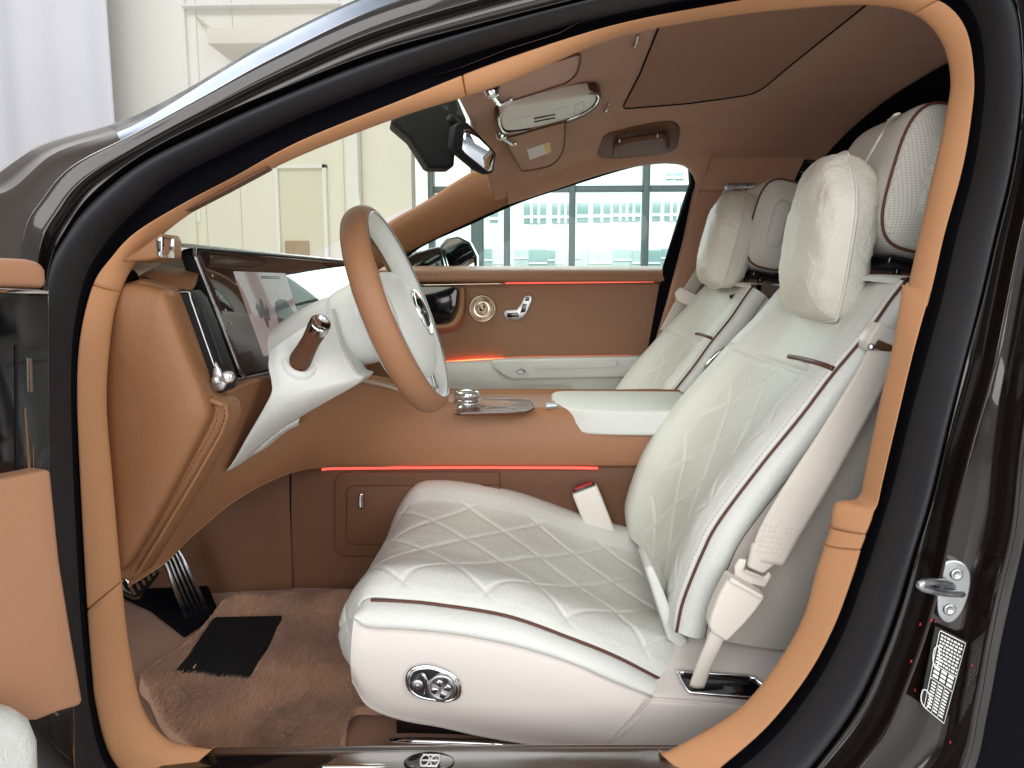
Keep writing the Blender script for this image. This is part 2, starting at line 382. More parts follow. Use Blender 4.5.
# stations round the doorway: tan inner edge, tan outer edge, seal start, seal end, paint ridge, ridge 2, ridge 3, outer edge
ST = [
 ((212,750),(150,800),(142,806),(110,828),(104,834),(80,850),(60,870),(40,880)),
 ((189,746),(118,768),(110,772),(76,786),(70,790),(50,800),(30,810),(10,820)),
 ((164,737),(104,741),(97,744),(66,752),(60,754),(40,760),(10,764),(-10,770)),
 ((142,708),(95,702),(89,703),(60,710),(54,710),(34,712),(0,714),(-20,716)),
 ((129,650),(92,676),(86,676),(58,680),(50,680),(30,680),(-10,680),(-30,680)),
 ((121,582),(87,610),(80,608),(54,604),(47,552),(25,550),(-20,550),(-50,550)),
 ((112,480),(81,500),(74,494),(52,470),(46,470),(20,470),(-30,470),(-60,470)),
 ((106,400),(77,400),(71,400),(51,398),(45,398),(15,396),(-40,390),(-70,390)),
 ((111,330),(80,338),(73,335),(53,328),(47,325),(18,312),(-45,295),(-75,290)),
 ((120,292),(93,285),(84,281),(62,268),(56,262),(25,232),(-30,212),(-50,205)),
 ((137,260),(111,258),(99,252),(77,236),(71,229),(42,200),(15,188),(-10,182)),
 ((163,234),(136,232),(122,224),(102,202),(97,194),(72,166),(58,152),(45,146)),
 ((194,211),(186,202),(168,183),(150,164),(146,156),(132,135),(126,126),(114,117)),
 ((238,186),(234,177),(224,153),(216,131),(213,121),(204,96),(198,80),(190,72)),
 ((306,153),(300,141),(292,121),(285,100),(282,91),(272,58),(266,40),(261,32)),
 ((402,116),(396,102),(388,83),(381,62),(378,54),(367,12),(362,-6),(359,-12)),
 ((500,85),(497,62),(491,47),(486,32),(484,25),(474,-24),(470,-42),(467,-48)),
 ((612,39),(610,26),(607,16),(604,2),(603,-5),(597,-55),(594,-72),(592,-78)),
 ((715,18),(714,5),(713,-5),(711,-22),(710,-29),(706,-80),(704,-98),(702,-104)),
 ((800,8),(805,-9),(806,-19),(808,-38),(808,-45),(808,-95),(808,-115),(808,-120)),
 ((868,5),(885,-12),(892,-22),(902,-40),(906,-47),(925,-95),(932,-115),(936,-120)),
 ((914,14),(938,0),(950,-10),(968,-26),(974,-33),(1000,-70),(1015,-85),(1025,-95)),
 ((941,40),(965,27),(977,21),(1002,10),(1010,5),(1032,-10),(1055,-20),(1075,-30)),
 ((951,78),(974,75),(985,73),(1010,71),(1018,70),(1040,66),(1066,62),(1085,60)),
 ((946,117),(971,120),(982,121),(1007,122),(1016,123),(1035,124),(1064,124),(1082,124)),
 ((936,164),(962,171),(973,174),(998,178),(1007,180),(1026,184),(1058,190),(1075,192)),
 ((922,226),(945,232),(957,235),(983,240),(992,242),(1012,247),(1047,256),(1064,260)),
 ((910,280),(932,288),(944,292),(969,298),(978,301),(1000,307),(1036,318),(1054,324)),
 ((897,339),(916,348),(928,352),(953,360),(961,362),(987,370),(1025,382),(1043,388)),
 ((882,402),(900,411),(911,415),(937,424),(945,427),(968,435),(1015,452),(1032,458)),
 ((866,472),(884,480),(894,483),(921,493),(929,496),(950,504),(1008,524),(1026,530)),
 ((850,527),(867,532),(878,536),(905,546),(913,550),(938,560),(994,586),(1012,594)),
 ((817,570),(852,579),(862,583),(891,596),(899,600),(925,612),(983,640),(1000,648)),
 ((804,616),(833,629),(843,634),(872,648),(880,653),(906,668),(972,702),(988,712)),
 ((780,660),(806,678),(816,684),(846,702),(854,708),(880,728),(955,770),(970,780)),
 ((738,710),(766,728),(776,736),(806,756),(814,762),(838,782),(900,826),(918,836)),
 ((675,747),(718,768),(732,774),(770,796),(778,802),(800,822),(850,860),(866,870)),
 ((630,756),(670,790),(680,800),(720,824),(726,830),(740,850),(780,890),(790,900)),
]
NS = 6
INS = (.085, .055, .045, .03, 0, .004, .004, .03)
LOOP = []
for c in range(8):
    LOOP.append(cat([PB(s[c][0], s[c][1], INS[c]) for s in ST], NS))
def off(pts, dy, dx=0, dz=0): return [p + V((dx, dy, dz)) for p in pts]
def mix(a, b, t, dy=0): return [lerp(p, q, t) + V((0, dy, 0)) for p, q in zip(a, b)]
NP = len(LOOP[0])
def cut(r, i0, i1): return r[i0:i1 + 1]
def band(name, rows, m, parent, i0=0, i1=None, nv=2, capped=False):
    i1 = NP - 1 if i1 is None else i1
    R = [[p.copy() for p in cut(r, i0, i1)] for r in rows]
    if capped:
        for r in R:                                 # rounded seam ends turn inwards
            a, b = r[0], r[1]; r.insert(0, a + V((0, .012, 0))); r[1] = lerp(a, b, .12); r.insert(1, lerp(a, b, .04) + V((0, .002, 0)))
            a, b = r[-1], r[-2]; r.append(a + V((0, .012, 0))); r[-2] = lerp(a, b, .12); r.insert(-1, lerp(a, b, .04) + V((0, .002, 0)))
    return surf(name, R, m, parent, 1, nv, linu=True)
Tin, Tout, S1, S2, F1, F2, F3, F4 = LOOP
def back(pts, dy, k=0.0): return [CAM + (q - CAM) * ((q.y + dy - CAM.y) / (q.y - CAM.y)) for q in pts]
Tin2 = back(mix(Tin, Tout, .10), .05)
trim_rows = [Tin2, back(mix(Tin, Tout, .03), .012), Tin, mix(Tin, Tout, .3, -.008), mix(Tin, Tout, .75, -.006), Tout, off(Tout, .02)]
i_a = 5 * NS; i_b = int(16 * NS - 2); i_c = 27 * NS + 2
SEAMS = [(0, i_a, 'lower_pillar_trim'), (i_a, 9 * NS, 'front_pillar_trim'), (9 * NS, i_b, 'windscreen_pillar_trim'), (i_b, 21 * NS, 'roof_rail_trim'), (21 * NS, i_c, 'upper_centre_pillar_trim')]
for a, b, nm in SEAMS: band(nm, trim_rows, M_trim, car, a, b, 3, True)
# lower centre pillar trim steps inwards below its rounded top
low = [((903,284),(931,290)), ((894,342),(914,350)), ((880,404),(899,412)), ((866,470),(883,480)), ((859,497),(878,503)), ((841,501),(874,512)), ((834,507),(871,522)), ((831,528),(866,534))]
low2 = [((828,540),(864,542)), ((825,546),(862,550)), ((817,570),(852,579)), ((804,616),(833,629)), ((780,660),(806,678)), ((738,710),(766,728)), ((675,748),(718,770)), ((660,754),(700,785))]
for nm, L in (('centre_pillar_trim', low[:]), ('belt_cover_trim', [((831,529),(866,535)), ((828,537),(864,541)), ((825,545),(861,549))]), ('lower_centre_pillar_trim', [((825,546),(861,550))] + low2[2:])):
    a = cat([PB(*q[0], .085) for q in L], 5); b = cat([PB(*q[1], .053) for q in L], 5)
    rows = [back(mix(a, b, .10), .05), back(mix(a, b, .03), .012), a, mix(a, b, .3, -.005), mix(a, b, .75, -.004), b, off(b, .02)]
    for r in rows:
        p, q = r[0], r[1]; r.insert(0, p + V((0, .012, 0))); r[1] = lerp(p, q, .15)
        p, q = r[-1], r[-2]; r.append(p + V((0, .012, 0))); r[-2] = lerp(p, q, .15)
    surf(nm, rows, M_trim, car, 1, 3, linu=True)
band('door_gap_lining', [back(mix(Tin, Tout, .5), .055), back(mix(Tin, Tout, .8), .04), off(Tout, .03), off(S1, .03), off(S1, -.0)], M_velvet, car)
seal = []
for f in (0, .06, .18, .34, .5, .66, .82, .94, 1):
    seal.append(mix(S1, S2, f, -.045 * math.sin(math.pi * f) ** .55))
band('door_seal', seal, M_seal, car, nv=2)
FR = 19 * NS
paint_front = [off(S2, .004), mix(S2, F1, .6, -.004), off(F1, -.012), mix(F1, F2, .05, .004), mix(F1, F2, .12, .022), mix(F1, F2, .42, .018), mix(F1, F2, .50, -.004), mix(F1, F2, .56, .006), mix(F1, F2, .92, -.004), off(F2, .0)]
band('front_door_frame', paint_front, M_paint, car, 0, FR, 3)
KS = [min(1, max(0, (i / NS - 10.8) / 2.0)) for i in range(NP)]
def offk(pts, lo_, hi_, dz=0.0): return [p + V((0, lerp(lo_, hi_, k), dz)) for p, k in zip(pts, KS)]
strip_rows = [off(F2, 0), offk(mix(F2, F3, .33), -.003, .005), offk(mix(F2, F3, .66), -.004, .010), offk(F3, -.003, .016)]
band('roof_strip', strip_rows, M_roofstrip, car, 12 * NS - 1, FR, 3)
F4s = [lerp(a, b, 1 - .7 * min(1, max(0, (i / NS - 11) / 2))) for i, (a, b) in enumerate(zip(F3, F4))]
band('roof_edge', [offk(F3, -.003, .016), offk(mix(F3, F4s, .5), -.006, .015), offk(F4s, -.014, .020), offk(F4s, .03, .06, -.010), off(F4s, .35, 0, -.03)], M_seal, car, 12 * NS - 1, FR, 2)
band('wing_top', [offk(F3, -.003, .016), offk(mix(F3, F4s, .5), -.006, .015), offk(F4s, -.014, .020), offk(F4s, .03, .06, -.010), off(F4s, .35, 0, -.03)], M_wing, car, 6 * NS, 12 * NS - 1, 2)
band('wing_edge', strip_rows, M_wing, car, 6 * NS, 12 * NS - 1, 2)
paint_rear = [off(S2, .004), mix(S2, F1, .5, -.006), off(F1, -.012), mix(F1, F2, .15, .010), mix(F1, F2, .30, .020), mix(F1, F2, .72, .022), mix(F1, F2, .86, .004), off(F2, -.014), mix(F2, F3, .06, -.006), mix(F2, F3, .16, .020), mix(F2, F3, .5, .026), mix(F2, F3, .82, .022), mix(F2, F3, .93, .0), off(F3, -.012), mix(F3, F4, .3, -.006), mix(F3, F4, .7, .012), F4, off(F4, .05), off(F4, .3)]
cpil = band('centre_pillar', paint_rear, M_paint, car, FR, NP - 1, 3)
band('rear_dark_sheet', [off(F4, .03), off(F4, .03, .6, -.02)], M_velvet, car, 20 * NS, NP - 1, 2)  # black sheet put where the area behind the pillar is unlit
# headliner
M_blind = mat('roof_blind_fabric', (.37, .225, .165), .95, bump=.3, bscale=900, var=.05, vscale=9, spec=.1)
def ip(x, xs, ys):
    if x <= xs[0]: return ys[0]
    for a, b, c, d in zip(xs, xs[1:], ys, ys[1:]):
        if x <= b:
            t = (x - a) / (b - a); t = t * t * (3 - 2 * t) * .5 + t * .5; return c + (d - c) * t
    return ys[-1]
def zh(x, y):
    return 1.452 + ip(x, [-.16, 0, .1, .2, .3, .85, 1.1, 1.5], [-.13, -.082, -.04, -.012, 0, 0, -.03, -.10]) - ip(abs(y), [0, .3, .5, .62, .75], [0, .01, .035, .065, .10])
def PH(px, py, dz=0.0):
    d = ray(px, py); lo, hi = .5, 5.0
    f = lambda t: (CAM + d * t).z - (zh((CAM + d * t).x, (CAM + d * t).y) + dz)
    t = lo; st = .01
    while t < hi and f(t) < 0: t += st
    lo, hi = t - st, t
    for _ in range(25):
        m = (lo + hi) / 2
        if f(m) < 0: lo = m
        else: hi = m
    return CAM + d * lo
xs = [-.15 + i * .035 for i in range(32)]; ys = [-.68 + j * .0425 for j in range(34)]
rows = [[V((x, y, zh(x, y))) for x in xs] for y in ys]
head = surf('headliner', rows, M_suede, car, 1, 1, linu=True, linv=True)
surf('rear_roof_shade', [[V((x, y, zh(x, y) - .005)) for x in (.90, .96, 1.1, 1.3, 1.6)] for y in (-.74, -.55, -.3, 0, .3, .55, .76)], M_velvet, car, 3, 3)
# sunroof blind inside the headliner with its dark gap
def onhead(pts, dz, n=8):
    o = []
    for a, b in zip(pts, pts[1:] + pts[:1]):
        for k in range(n):
            t = k / n; o.append(PH(a[0] + (b[0] - a[0]) * t, a[1] + (b[1] - a[1]) * t, dz))
    return o
sr = [(657,34),(640,76),(623,108),(690,103),(735,98),(757,93),(782,72),(820,40),(868,2),(800,-30),(700,-30)]
sr = rpx([(660,24),(640,74),(622,109),(690,103.5),(757,94),(790,66),(870,2),(872,-34),(690,-34)], [8, 4, 5, 4, 14, 4, 6, 6, 6])
edge = onhead(sr, -.003, 3)
tube('sunroof_gap', edge, .0019, M_velvet, head, 6, True, 0)
ec_ = sum(edge, V()) / len(edge); fan = []
for s_ in (.985, .8, .6, .4, .2, .01):
    fan.append([V((lerp(ec_, p, s_).x, lerp(ec_, p, s_).y, zh(lerp(ec_, p, s_).x, lerp(ec_, p, s_).y) - .003)) for p in edge])
surf('sunroof_blind', fan, M_blind, head, 1, 1, closed=True, linu=True, linv=True)
# windscreen header and far rail
row0 = [V((-.15, y, zh(-.15, y))) for y in [-.66 + .066 * i for i in range(21)]]
surf('windscreen_header', [row0, off(row0, 0, -.012, .004), off(row0, 0, -.014, .012)], M_suede, car, 1, 3, linu=True)
far = [(508,204),(560,187),(610,171),(650,163.5),(675,162.5),(689,167),(696,180),(697,196)]
fe = cat([P(x, y, .735) for x, y in far], 6)
top = [V((p.x, .68, zh(p.x, .68) + .006)) for p in fe[:-14]] + [V((p.x + .03, .68, zh(p.x, .68) + .006)) for p in fe[-14:]]
surf('far_roof_rail', [top, mix(top, fe, .5, -.012), off(fe, -.004), off(fe, .03)], M_suede, car, 1, 4, linu=True)
# far windscreen pillar
lo = cat([P(x, y, .74) for x, y in ((372,272),(400,256),(430,240),(470,221),(505,205),(514,202))], 5)
up = cat([P(x, y, .69) for x, y in ((362,244),(390,222),(425,202),(458,181),(490,163),(501,160))], 5)
surf('far_windscreen_pillar', [off(lo, .04), off(lo, .0), mix(lo, up, .3, -.018), mix(lo, up, .7, -.018), up, off(up, .03, -.01)], M_tan, car, 1, 3, linu=True)
# far centre pillar and rear side
fp = [(697,176),(701,168),(712,160),(760,140),(800,150),(770,300),(740,420),(640,420),(655,345),(668,300),(684,240)]
plate('far_centre_pillar', [P(x, y, .745) for x, y in fp], (0, .05, 0), M_suede, car, .012, 4)
plate('far_upper_side', [P(x, y, .712) for x, y in ((699,190),(699,120),(760,95),(1150,95),(1150,150),(805,158),(790,190))], (0, .03, 0), M_suede, car, .003)
plate('far_rear_panel', [P(x, y, .80) for x, y in ((740,287),(1200,287),(1200,700),(700,700))], (0, .04, 0), M_brown, car, .01)
plate('far_rear_window', [P(x, y, .80) for x, y in ((770,284),(1150,284),(1150,140),(800,150))], (0, .005, 0), M_dark, car, .001)
box('rear_bulkhead', (1.5, 0, .70), (.08, 1.6, .95), M_dbrown, car)
# floor, firewall, sill
def PF0(px, py, h=0.0): return PN(px, py, (0, -.2, .262 + h), (0, -.1556, 1))
plate('toe_board', [PF0(x, y, .016) for x, y in ((116,588),(150,548),(196,556),(216,604),(206,618),(184,633),(150,607),(126,596))], (0, 0, -.012), M_velvet, car, .003)
rnd = lambda x, y, s: noise.noise(V((x * s, y * s, 3.1)))
fl = [[V((-1.05 + .05 * i, -.84 + .042 * j, .262 + .1556 * min(0, -.84 + .042 * j + .2) + .005 * rnd(i * .05, j * .042, 9))) for i in range(52)] for j in range(41)]
surf('floor_carpet', fl, M_carpet2, car, 1, 1)
box('firewall', (-.98, 0, .62), (.06, 1.62, .74), M_velvet, car)
box('cowl', (-.98, 0, .945), (.22, 1.5, .05), M_velvet, car, Matrix.Rotation(-.1, 3, 'Y'))
sp = [[P(x, y, -.785) for x, y in ((120,754),(185,752),(340,750),(520,748.5),(690,748),(760,748))]]
sp.append(off(sp[0], -.012, 0, .004)); sp.append(off(sp[0], -.05, 0, .004)); sp.append(off(sp[0], -.13, 0, -.012)); sp.append(off(sp[0], -.16, 0, -.06))
sp.insert(0, off(sp[0], .005, 0, -.09))
sill = surf('sill_plate', sp, M_sill, car, 5, 4)
z_s = sp[2][2].z + .002
gp = [PZ(x, y, z_s) for x, y in ((176,757),(250,754.5),(338,754.5),(326,764),(300,790),(120,790))]
plate('sill_cover', gp, (0, 0, -.003), M_gloss, sill, .001)
plate('sill_bright_bar', [PZ(x, y, z_s + .0015) for x, y in ((322,763.5),(560,762.5),(560,766),(322,767))], (0, 0, -.003), M_chrome, sill, .0008)
ec = PZ(430, 764, z_s + .001)
lathe('sill_emblem', ec, (0, 0, 1), [(-.002, .036), (.003, .036), (.0045, .033), (.003, .030), (.003, .018), (.003, .0)], M_gloss, sill, 40, (1, 0, 0), .62)
eg = []
for sgn in (-1, 1):
    eg.append(tube_geo([ec + V((sgn * .007 + .006 * math.cos(a), .012 * math.sin(a), .0055)) for a in [2 * math.pi * k / 14 for k in range(14)]], .0012, 6, True))
for q in (-.012, 0, .012):
    eg.append(tube_geo([ec + V((-.012, q, .0055)), ec + V((.012, q, .0055))], .0012, 6))
v, f = join_geo(eg); obj('emblem_monogram', v, f, M_label, sill)
# windscreen
wr = []
for t in range(7):
    u = t / 6; x = lerp(-.165, -.93, u); z = lerp(1.345, 1.0, u ** 1.12) ; hw = lerp(.66, .72, u)
    wr.append([V((x + .02 * (s ** 2), hw * s, z - .03 * s ** 2 * (1 - .5 * u))) for s in (-1, -.6, -.2, .2, .6, 1)])
surf('windscreen', wr, M_wind, car, 4, 3)
# small camera pod at the pillar foot and a dark vent slot along it
pod_o = [(119,261),(138,249),(161,232),(164,240),(164,257),(150,260),(130,262)]
pd = plate('pillar_pod', [P(x, y, -.80) for x, y in pod_o], (0, .05, 0), M_tan, car, .009, 4)
plate('pod_frame', [P(x, y, -.803) for x, y in ((155,238),(162,236),(162,258),(157,257))], (.002, .03, 0), M_chrome, pd, .002)
plate('pod_lens', [P(x, y, -.805) for x, y in ((157,241),(160,240),(160,252),(157.5,252))], (.002, .02, 0), M_gloss, pd, .001)
sl = [PB(x, y, .068) for x, y in ((181,209),(225,182),(266,163),(268,168),(225,191),(186,211))]
plate('pillar_vent_slot', sl, (0, .02, 0), M_dbrown, car, .002)
# hooks on the headliner
for (a, b) in (((638,36),(633,47)), ((609,103),(604,112))):
    tube('ceiling_hook', [PH(*a, -.004), lerp(PH(*a, -.004), PH(*b, -.004), .5) + V((0, 0, -.008)), PH(*b, -.004)], .0028, M_chrome, head, 6)
# grab handle over the far window
gh = [(602,157),(602,145),(607,137),(622,131),(645,127),(664,125),(674,128),(677,138),(674,148)]
gb = [PH(x, y, -.006) for x, y in gh]
plate('grab_recess', [PH(x, y, -.004) for x, y in ((600,158),(601,143),(608,134),(640,126),(668,122),(678,126),(679,140),(672,152),(640,157))], (0, .004, .012), M_dbrown, head, .003, sm=3)
hd = thing('grab_handle', 'brown leather grab handle folded flat above the passenger window', 'grab handle', PH(640, 140, -.01))
tube('grip', [p + V((0, -.016, -.012)) for p in [PH(x, y, -.006) for x, y in ((616,151),(618,141),(630,137),(650,134),(662,133),(665,143))]], .0095, M_dbrown, hd, 10, flat=1.3)
for x, y in ((619.5, 138), (657.5, 133)):
    p = PH(x, y, -.03); tube('mount_pin', [p, p + V((.001, 0, -.012))], .003, M_chrome, hd, 8, sm=0)
# striker, sticker and red glints on the pillar
q0 = PB(950, 590, .012); q1 = PB(950, 560, .012); q2 = PB(975, 600, .012)
ux = V((1, 0, 0)); 
def PP(px, py, dy=0.0): return PB(px, py, .016 + dy)
stk = thing('door_striker', 'silver door striker loop bolted to the dark painted centre pillar', 'door striker', PP(950, 592))
bp = [(944,563),(957,560),(968,566),(972,578),(969,598),(961,616),(950,624),(940,618),(937,605),(938,580)]
plate('base_plate', [PP(x, y, -.012) for x, y in bp], (0, .02, 0), M_satin, stk, .003, 3, sm=3)
for x, y in ((956, 574), (949, 609)):
    p = PP(x, y, -.012); lathe('bolt', p, (0, -1, 0), [(0, .0075), (.002, .0075), (.003, .006), (.003, .0035), (.001, .003), (.001, 0)], M_satin, stk, 16)
lp = [PP(962, 594, -.010), PP(945, 593, -.030), PP(930, 590, -.050), PP(921, 587, -.058), PP(922, 583, -.058), PP(932, 582, -.048), PP(946, 583, -.028), PP(952, 586, -.010)]
tube('striker_loop', lp, .0045, M_satin, stk, 10)
lb = thing('tyre_label', 'black tyre pressure label with white print below the striker', 'sticker', PP(945, 675))
quad = [(936,628),(966,643),(944,724),(921,705)]
def LQ(u, v, dy): # bilinear on the label
    a = (quad[0][0] + (quad[1][0] - quad[0][0]) * u, quad[0][1] + (quad[1][1] - quad[0][1]) * u)
    b = (quad[3][0] + (quad[2][0] - quad[3][0]) * u, quad[3][1] + (quad[2][1] - quad[3][1]) * u)
    return PP(a[0] + (b[0] - a[0]) * v, a[1] + (b[1] - a[1]) * v, dy)
plate('label_face', [LQ(-.03, -.02, -.001), LQ(1.03, -.02, -.001), LQ(1.03, 1.02, -.001), LQ(-.03, 1.02, -.001)], (0, .002, 0), M_gloss, lb, 0)
pr = []
def bar(u0, v0, u1, v1):
    q = [LQ(u0, v0, -.002), LQ(u1, v0, -.002), LQ(u1, v1, -.002), LQ(u0, v1, -.002)]
    pr.append((q, [(0, 1, 2, 3)]))
for a in ((.12, 0, 1, .012), (.12, .99, 1, 1), (.12, 0, .14, 1), (.985, 0, 1, 1)): bar(*a)
v_ = .04
while v_ < .40:
    u_ = .2
    while u_ < .94:
        w_ = random.uniform(.05, .14); bar(u_, v_, min(u_ + w_, .96), v_ + .024); u_ += w_ + .03
    v_ += .042
for j in range(3):
    for i in range(3):
        bar(.2 + i * .26, .44 + j * .052, .2 + i * .26 + .2, .475 + j * .052)
bar(.14, .42, .98, .43); bar(.14, .60, .98, .61)
for i in range(3):
    for j in range(9): bar(.22 + i * .25, .635 + j * .038, .22 + i * .25 + .17, .655 + j * .038)
for i in (.44, .69): bar(i, .61, i + .012, .99)
v, f = join_geo(pr); obj('print', v, f, M_label, lb, False)
for nm, pts in (('print_symbol', [(938,646),(934,650),(933,662),(936,668),(939,660),(939,650)]), ('print_symbol', [(923,690),(921,700),(926,708),(930,700),(928,692)])):
    tube(nm, [PP(x, y, -.002) for x, y in pts], .0008, M_label, lb, 5, True)
rd = []
for x, y in ((931,620),(935,621),(920,624),(911,661),(915,690),(972,665),(950,742)):
    a = caster(cpil)(x, y, .0006, -.88); rd.append(plate('red_glint', [a + V((-.0007, -.001, .0018)), a + V((.0009, -.001, .0018)), a + V((.0005, -.001, -.0018)), a + V((-.001, -.001, -.0018))], (0, .001, 0), M_red, car, 0))  # small red plates stand in for red reflections on the paint
# ================================================================== open driver's door (left edge)
dr = thing('car_door', "open driver's door with tan leather panel and white armrest at the left edge", 'car door', P(60, 640, -1.0))
D0 = P(70, 640, -1.0); DN = (.94, -.34, 0)
def PD(px, py, o=0.0): return PN(px, py, D0 + V((.94, -.34, 0)) * o, DN)
ext = V((-.94, .34, 0)) * .05
plate('door_top_cap', [PD(x, y, .015) for x, y in ((-260,250),(-60,255),(30,259),(44,262),(48,270),(49,289),(-260,284))], ext, M_dpanel, dr, .008, 4)
plate('chrome_strip', [PD(x, y, .017) for x, y in ((-260,285),(0,288),(49,290),(49,294),(0,293),(-260,290))], ext * .6, M_chrome, dr, .001)
gl_ = plate('gloss_panel', [PD(x, y, -.01) for x, y in ((-260,290),(50,293),(51,480),(-260,500))], ext, M_gloss, dr, .003)
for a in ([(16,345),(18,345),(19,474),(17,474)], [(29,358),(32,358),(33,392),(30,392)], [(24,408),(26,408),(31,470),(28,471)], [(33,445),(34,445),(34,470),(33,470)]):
    plate('reflection_line', [PD(x, y, -.0085) for x, y in a], ext * .05, M_brass if a[0][0] > 20 else M_black, gl_, 0)  # thin strips stand in for light lines reflected in the gloss
plate('door_panel', [PD(x, y, .018) for x, y in ((-260,492),(-20,483),(30,474),(52,469),(55,500),(61,560),(72,630),(84,700),(82,706),(60,712),(38,721),(0,722),(-260,720))], ext, M_dpanel, dr, .006, 4)
plate('armrest', [PD(x, y, .06) for x, y in ((-260,705),(0,707),(24,711),(38,720),(46,740),(47,775),(40,850),(-260,860))], ext * 1.6, M_white, dr, .02, 5)
plate('door_shell', [PD(x, y, -.045) for x, y in ((-260,300),(46,300),(48,470),(78,700),(80,800),(70,900),(-260,900))], ext * 1.4, M_paint, dr, .01)

# ================================================================== passenger door
pdr = thing('car_door', 'closed passenger door with brown leather panel and white armrest under the side window', 'car door', P(550, 340, .8))
def rws(spec, y): return [[P(px, py, yy) for px, py in r] for r, yy in zip(spec, y)]
xsd = (330, 400, 455, 520, 600, 664)
lx = lambda py, dpx=0: [(x + (dpx if x == 664 else 0), py) for x in xsd]
surf('door_panel', rws([lx(266), lx(268.5), lx(272), lx(281), lx(284, 0), lx(290, 0), lx(320, -6), lx(350, -13), lx(372, -18), lx(420, -26)], [.90, .82, .775, .765, .80, .80, .80, .80, .805, .805]), M_door, pdr, 3, 3, linu=True)
plate('door_edge_seal', [P(x, y, .765) for x, y in ((690,166),(697,172),(698,190),(672,285),(654,350),(640,420),(634,420),(650,345),(661,285),(664,268),(685,200),(691,182))], (0, .04, 0), M_velvet, pdr, .003)
wgl = plate('side_window', [P(x, y, .80) for x, y in ((360,271),(420,240),(470,217),(520,196),(570,182),(620,166),(655,160),(685,162),(695,180),(664,271))], (0, .004, 0), M_win, pdr, 0)
tube('window_frame', [P(x, y, .755) for x, y in ((395,268),(420,246),(470,223),(520,201),(570,184.5),(620,169),(652,162),(678,161.5),(690,167.5),(694,181),(686,204),(664,268))], .006, M_velvet, pdr, 8, flat=1.0)
tube('light_strip', [P(x, y, .772) for x, y in ((505,283.3),(560,282.8),(610,282.3),(654,281.6))], .0024, M_led, pdr, 8)
tube('bright_strip', [P(x, y, .772) for x, y in ((420,285.2),(455,284.6),(505,283.4))], .0035, M_brass, pdr, 8)
# speaker and seat switches
sp_ = lathe('door_speaker', P(482.5, 308.5, .80), (0, -1, 0), [(0, .048), (.006, .0475), (.010, .044), (.010, .042), (.004, .039), (.003, .02), (.008, .011), (.011, .006), (.012, 0)], M_brass, pdr, 40)
for k in range(5):
    c0 = P(482.5, 308.5, .795); rr_ = .014 + k * .0055
    tube('speaker_ring', [c0 + V((rr_ * math.cos(a), -.003, rr_ * math.sin(a))) for a in [2 * math.pi * i / 20 for i in range(20)]], .0011, M_brass, sp_, 6, True, 2)
sw = plate('seat_switch', [P(x, y, .795) for x, y in ((504,312),(507,310),(517,309.5),(521,304),(524,297),(528,294.5),(532,296),(532,301),(527,313),(523,318),(518,320),(506,320),(503,317))], (0, .012, 0), M_satin, pdr, .003)
plate('switch_key', [P(x, y, .793) for x, y in ((507,313),(518,312.5),(519,317),(507,317.5))], (0, .006, 0), M_gloss, sw, .001)
plate('switch_key', [P(x, y, .793) for x, y in ((523,304),(527,304),(525,312),(520,313))], (0, .006, 0), M_gloss, sw, .001)
plate('switch_key', [P(x, y, .793) for x, y in ((526,297),(530,297),(529,301),(525,301))], (0, .006, 0), M_gloss, sw, .001)
# armrest
ax_ = lambda y, a: [(430, y + a), (470, y + a * .6), (520, y), (580, y - 1), (650, y - 2)]
surf('lower_panel', [[P(x, y, yy) for x, y in r] for r, yy in zip([ax_(357, 5), ax_(362, 3), ax_(378, 2), ax_(386, 2), ax_(402, 2), ax_(440, 2)], [.80, .735, .725, .73, .735, .75])], M_white, pdr, 4, 3)
surf('pocket', [[P(x, y, .722) for x, y in r] for r in (((474,392),(480,389),(520,387),(565,386),(572,390)), ((458,397),(480,398),(520,398),(565,398),(573,400)), ((458,412),(480,412),(520,412),(565,412),(573,412)))], M_grey, pdr, 4, 3)
tube('glow_strip', [P(x, y, .795) for x, y in ((440,362.5),(490,359.3),(560,357.8),(630,356.8))], .003, M_led2, pdr, 8)
arm = plate('armrest', [P(x, y, .69) for x, y in ((490,362),(494,360),(530,359),(580,358),(640,357),(640,377),(560,378.5),(512,379.5),(504,376),(494,369))], (0, .06, 0), M_white, pdr, .008, 4)
plate('armrest_lid', [P(x, y, .685) for x, y in ((532,360.5),(617,358.5),(618,364),(614,368),(536,369.5),(533,367))], (0, .05, 0), M_white, arm, .003, 3)
lathe('armrest_button', P(521, 371, .688), (0, -1, 0), [(0, .017), (.003, .017), (.004, .013), (.002, .011), (.003, 0)], M_satin, arm, 24, (1, 0, 0), .5)
for x in (466, 473, 480):
    plate('window_switch', [P(x - 2.5, 365, .735), P(x + 2.5, 364.6, .735), P(x + 2, 366.5, .735), P(x - 2, 367, .735)], (0, .01, 0), M_satin, arm, .001)
wm = thing('wing_mirror', 'exterior wing mirror seen through the front corner of the passenger window', 'wing mirror', P(460, 255, 1.0))
plate('mirror_housing', [P(x, y, 1.02) for x, y in ((438,247),(446,238),(458,236),(470,242),(477,256),(477,275),(430,275),(430,256))], (0, .09, 0), M_gloss, wm, .015, 4)
plate('mirror_glass', [P(x, y, 1.005) for x, y in ((442,249),(448,240),(458,238),(468,244),(474,257),(474,273),(440,273))], (0, .02, 0), M_mirror, wm, 0)
plate('mirror_foot', [P(x, y, .93) for x, y in ((396,262),(415,252),(440,246),(446,275),(396,275))], (0, .06, 0), M_gloss, wm, .01)

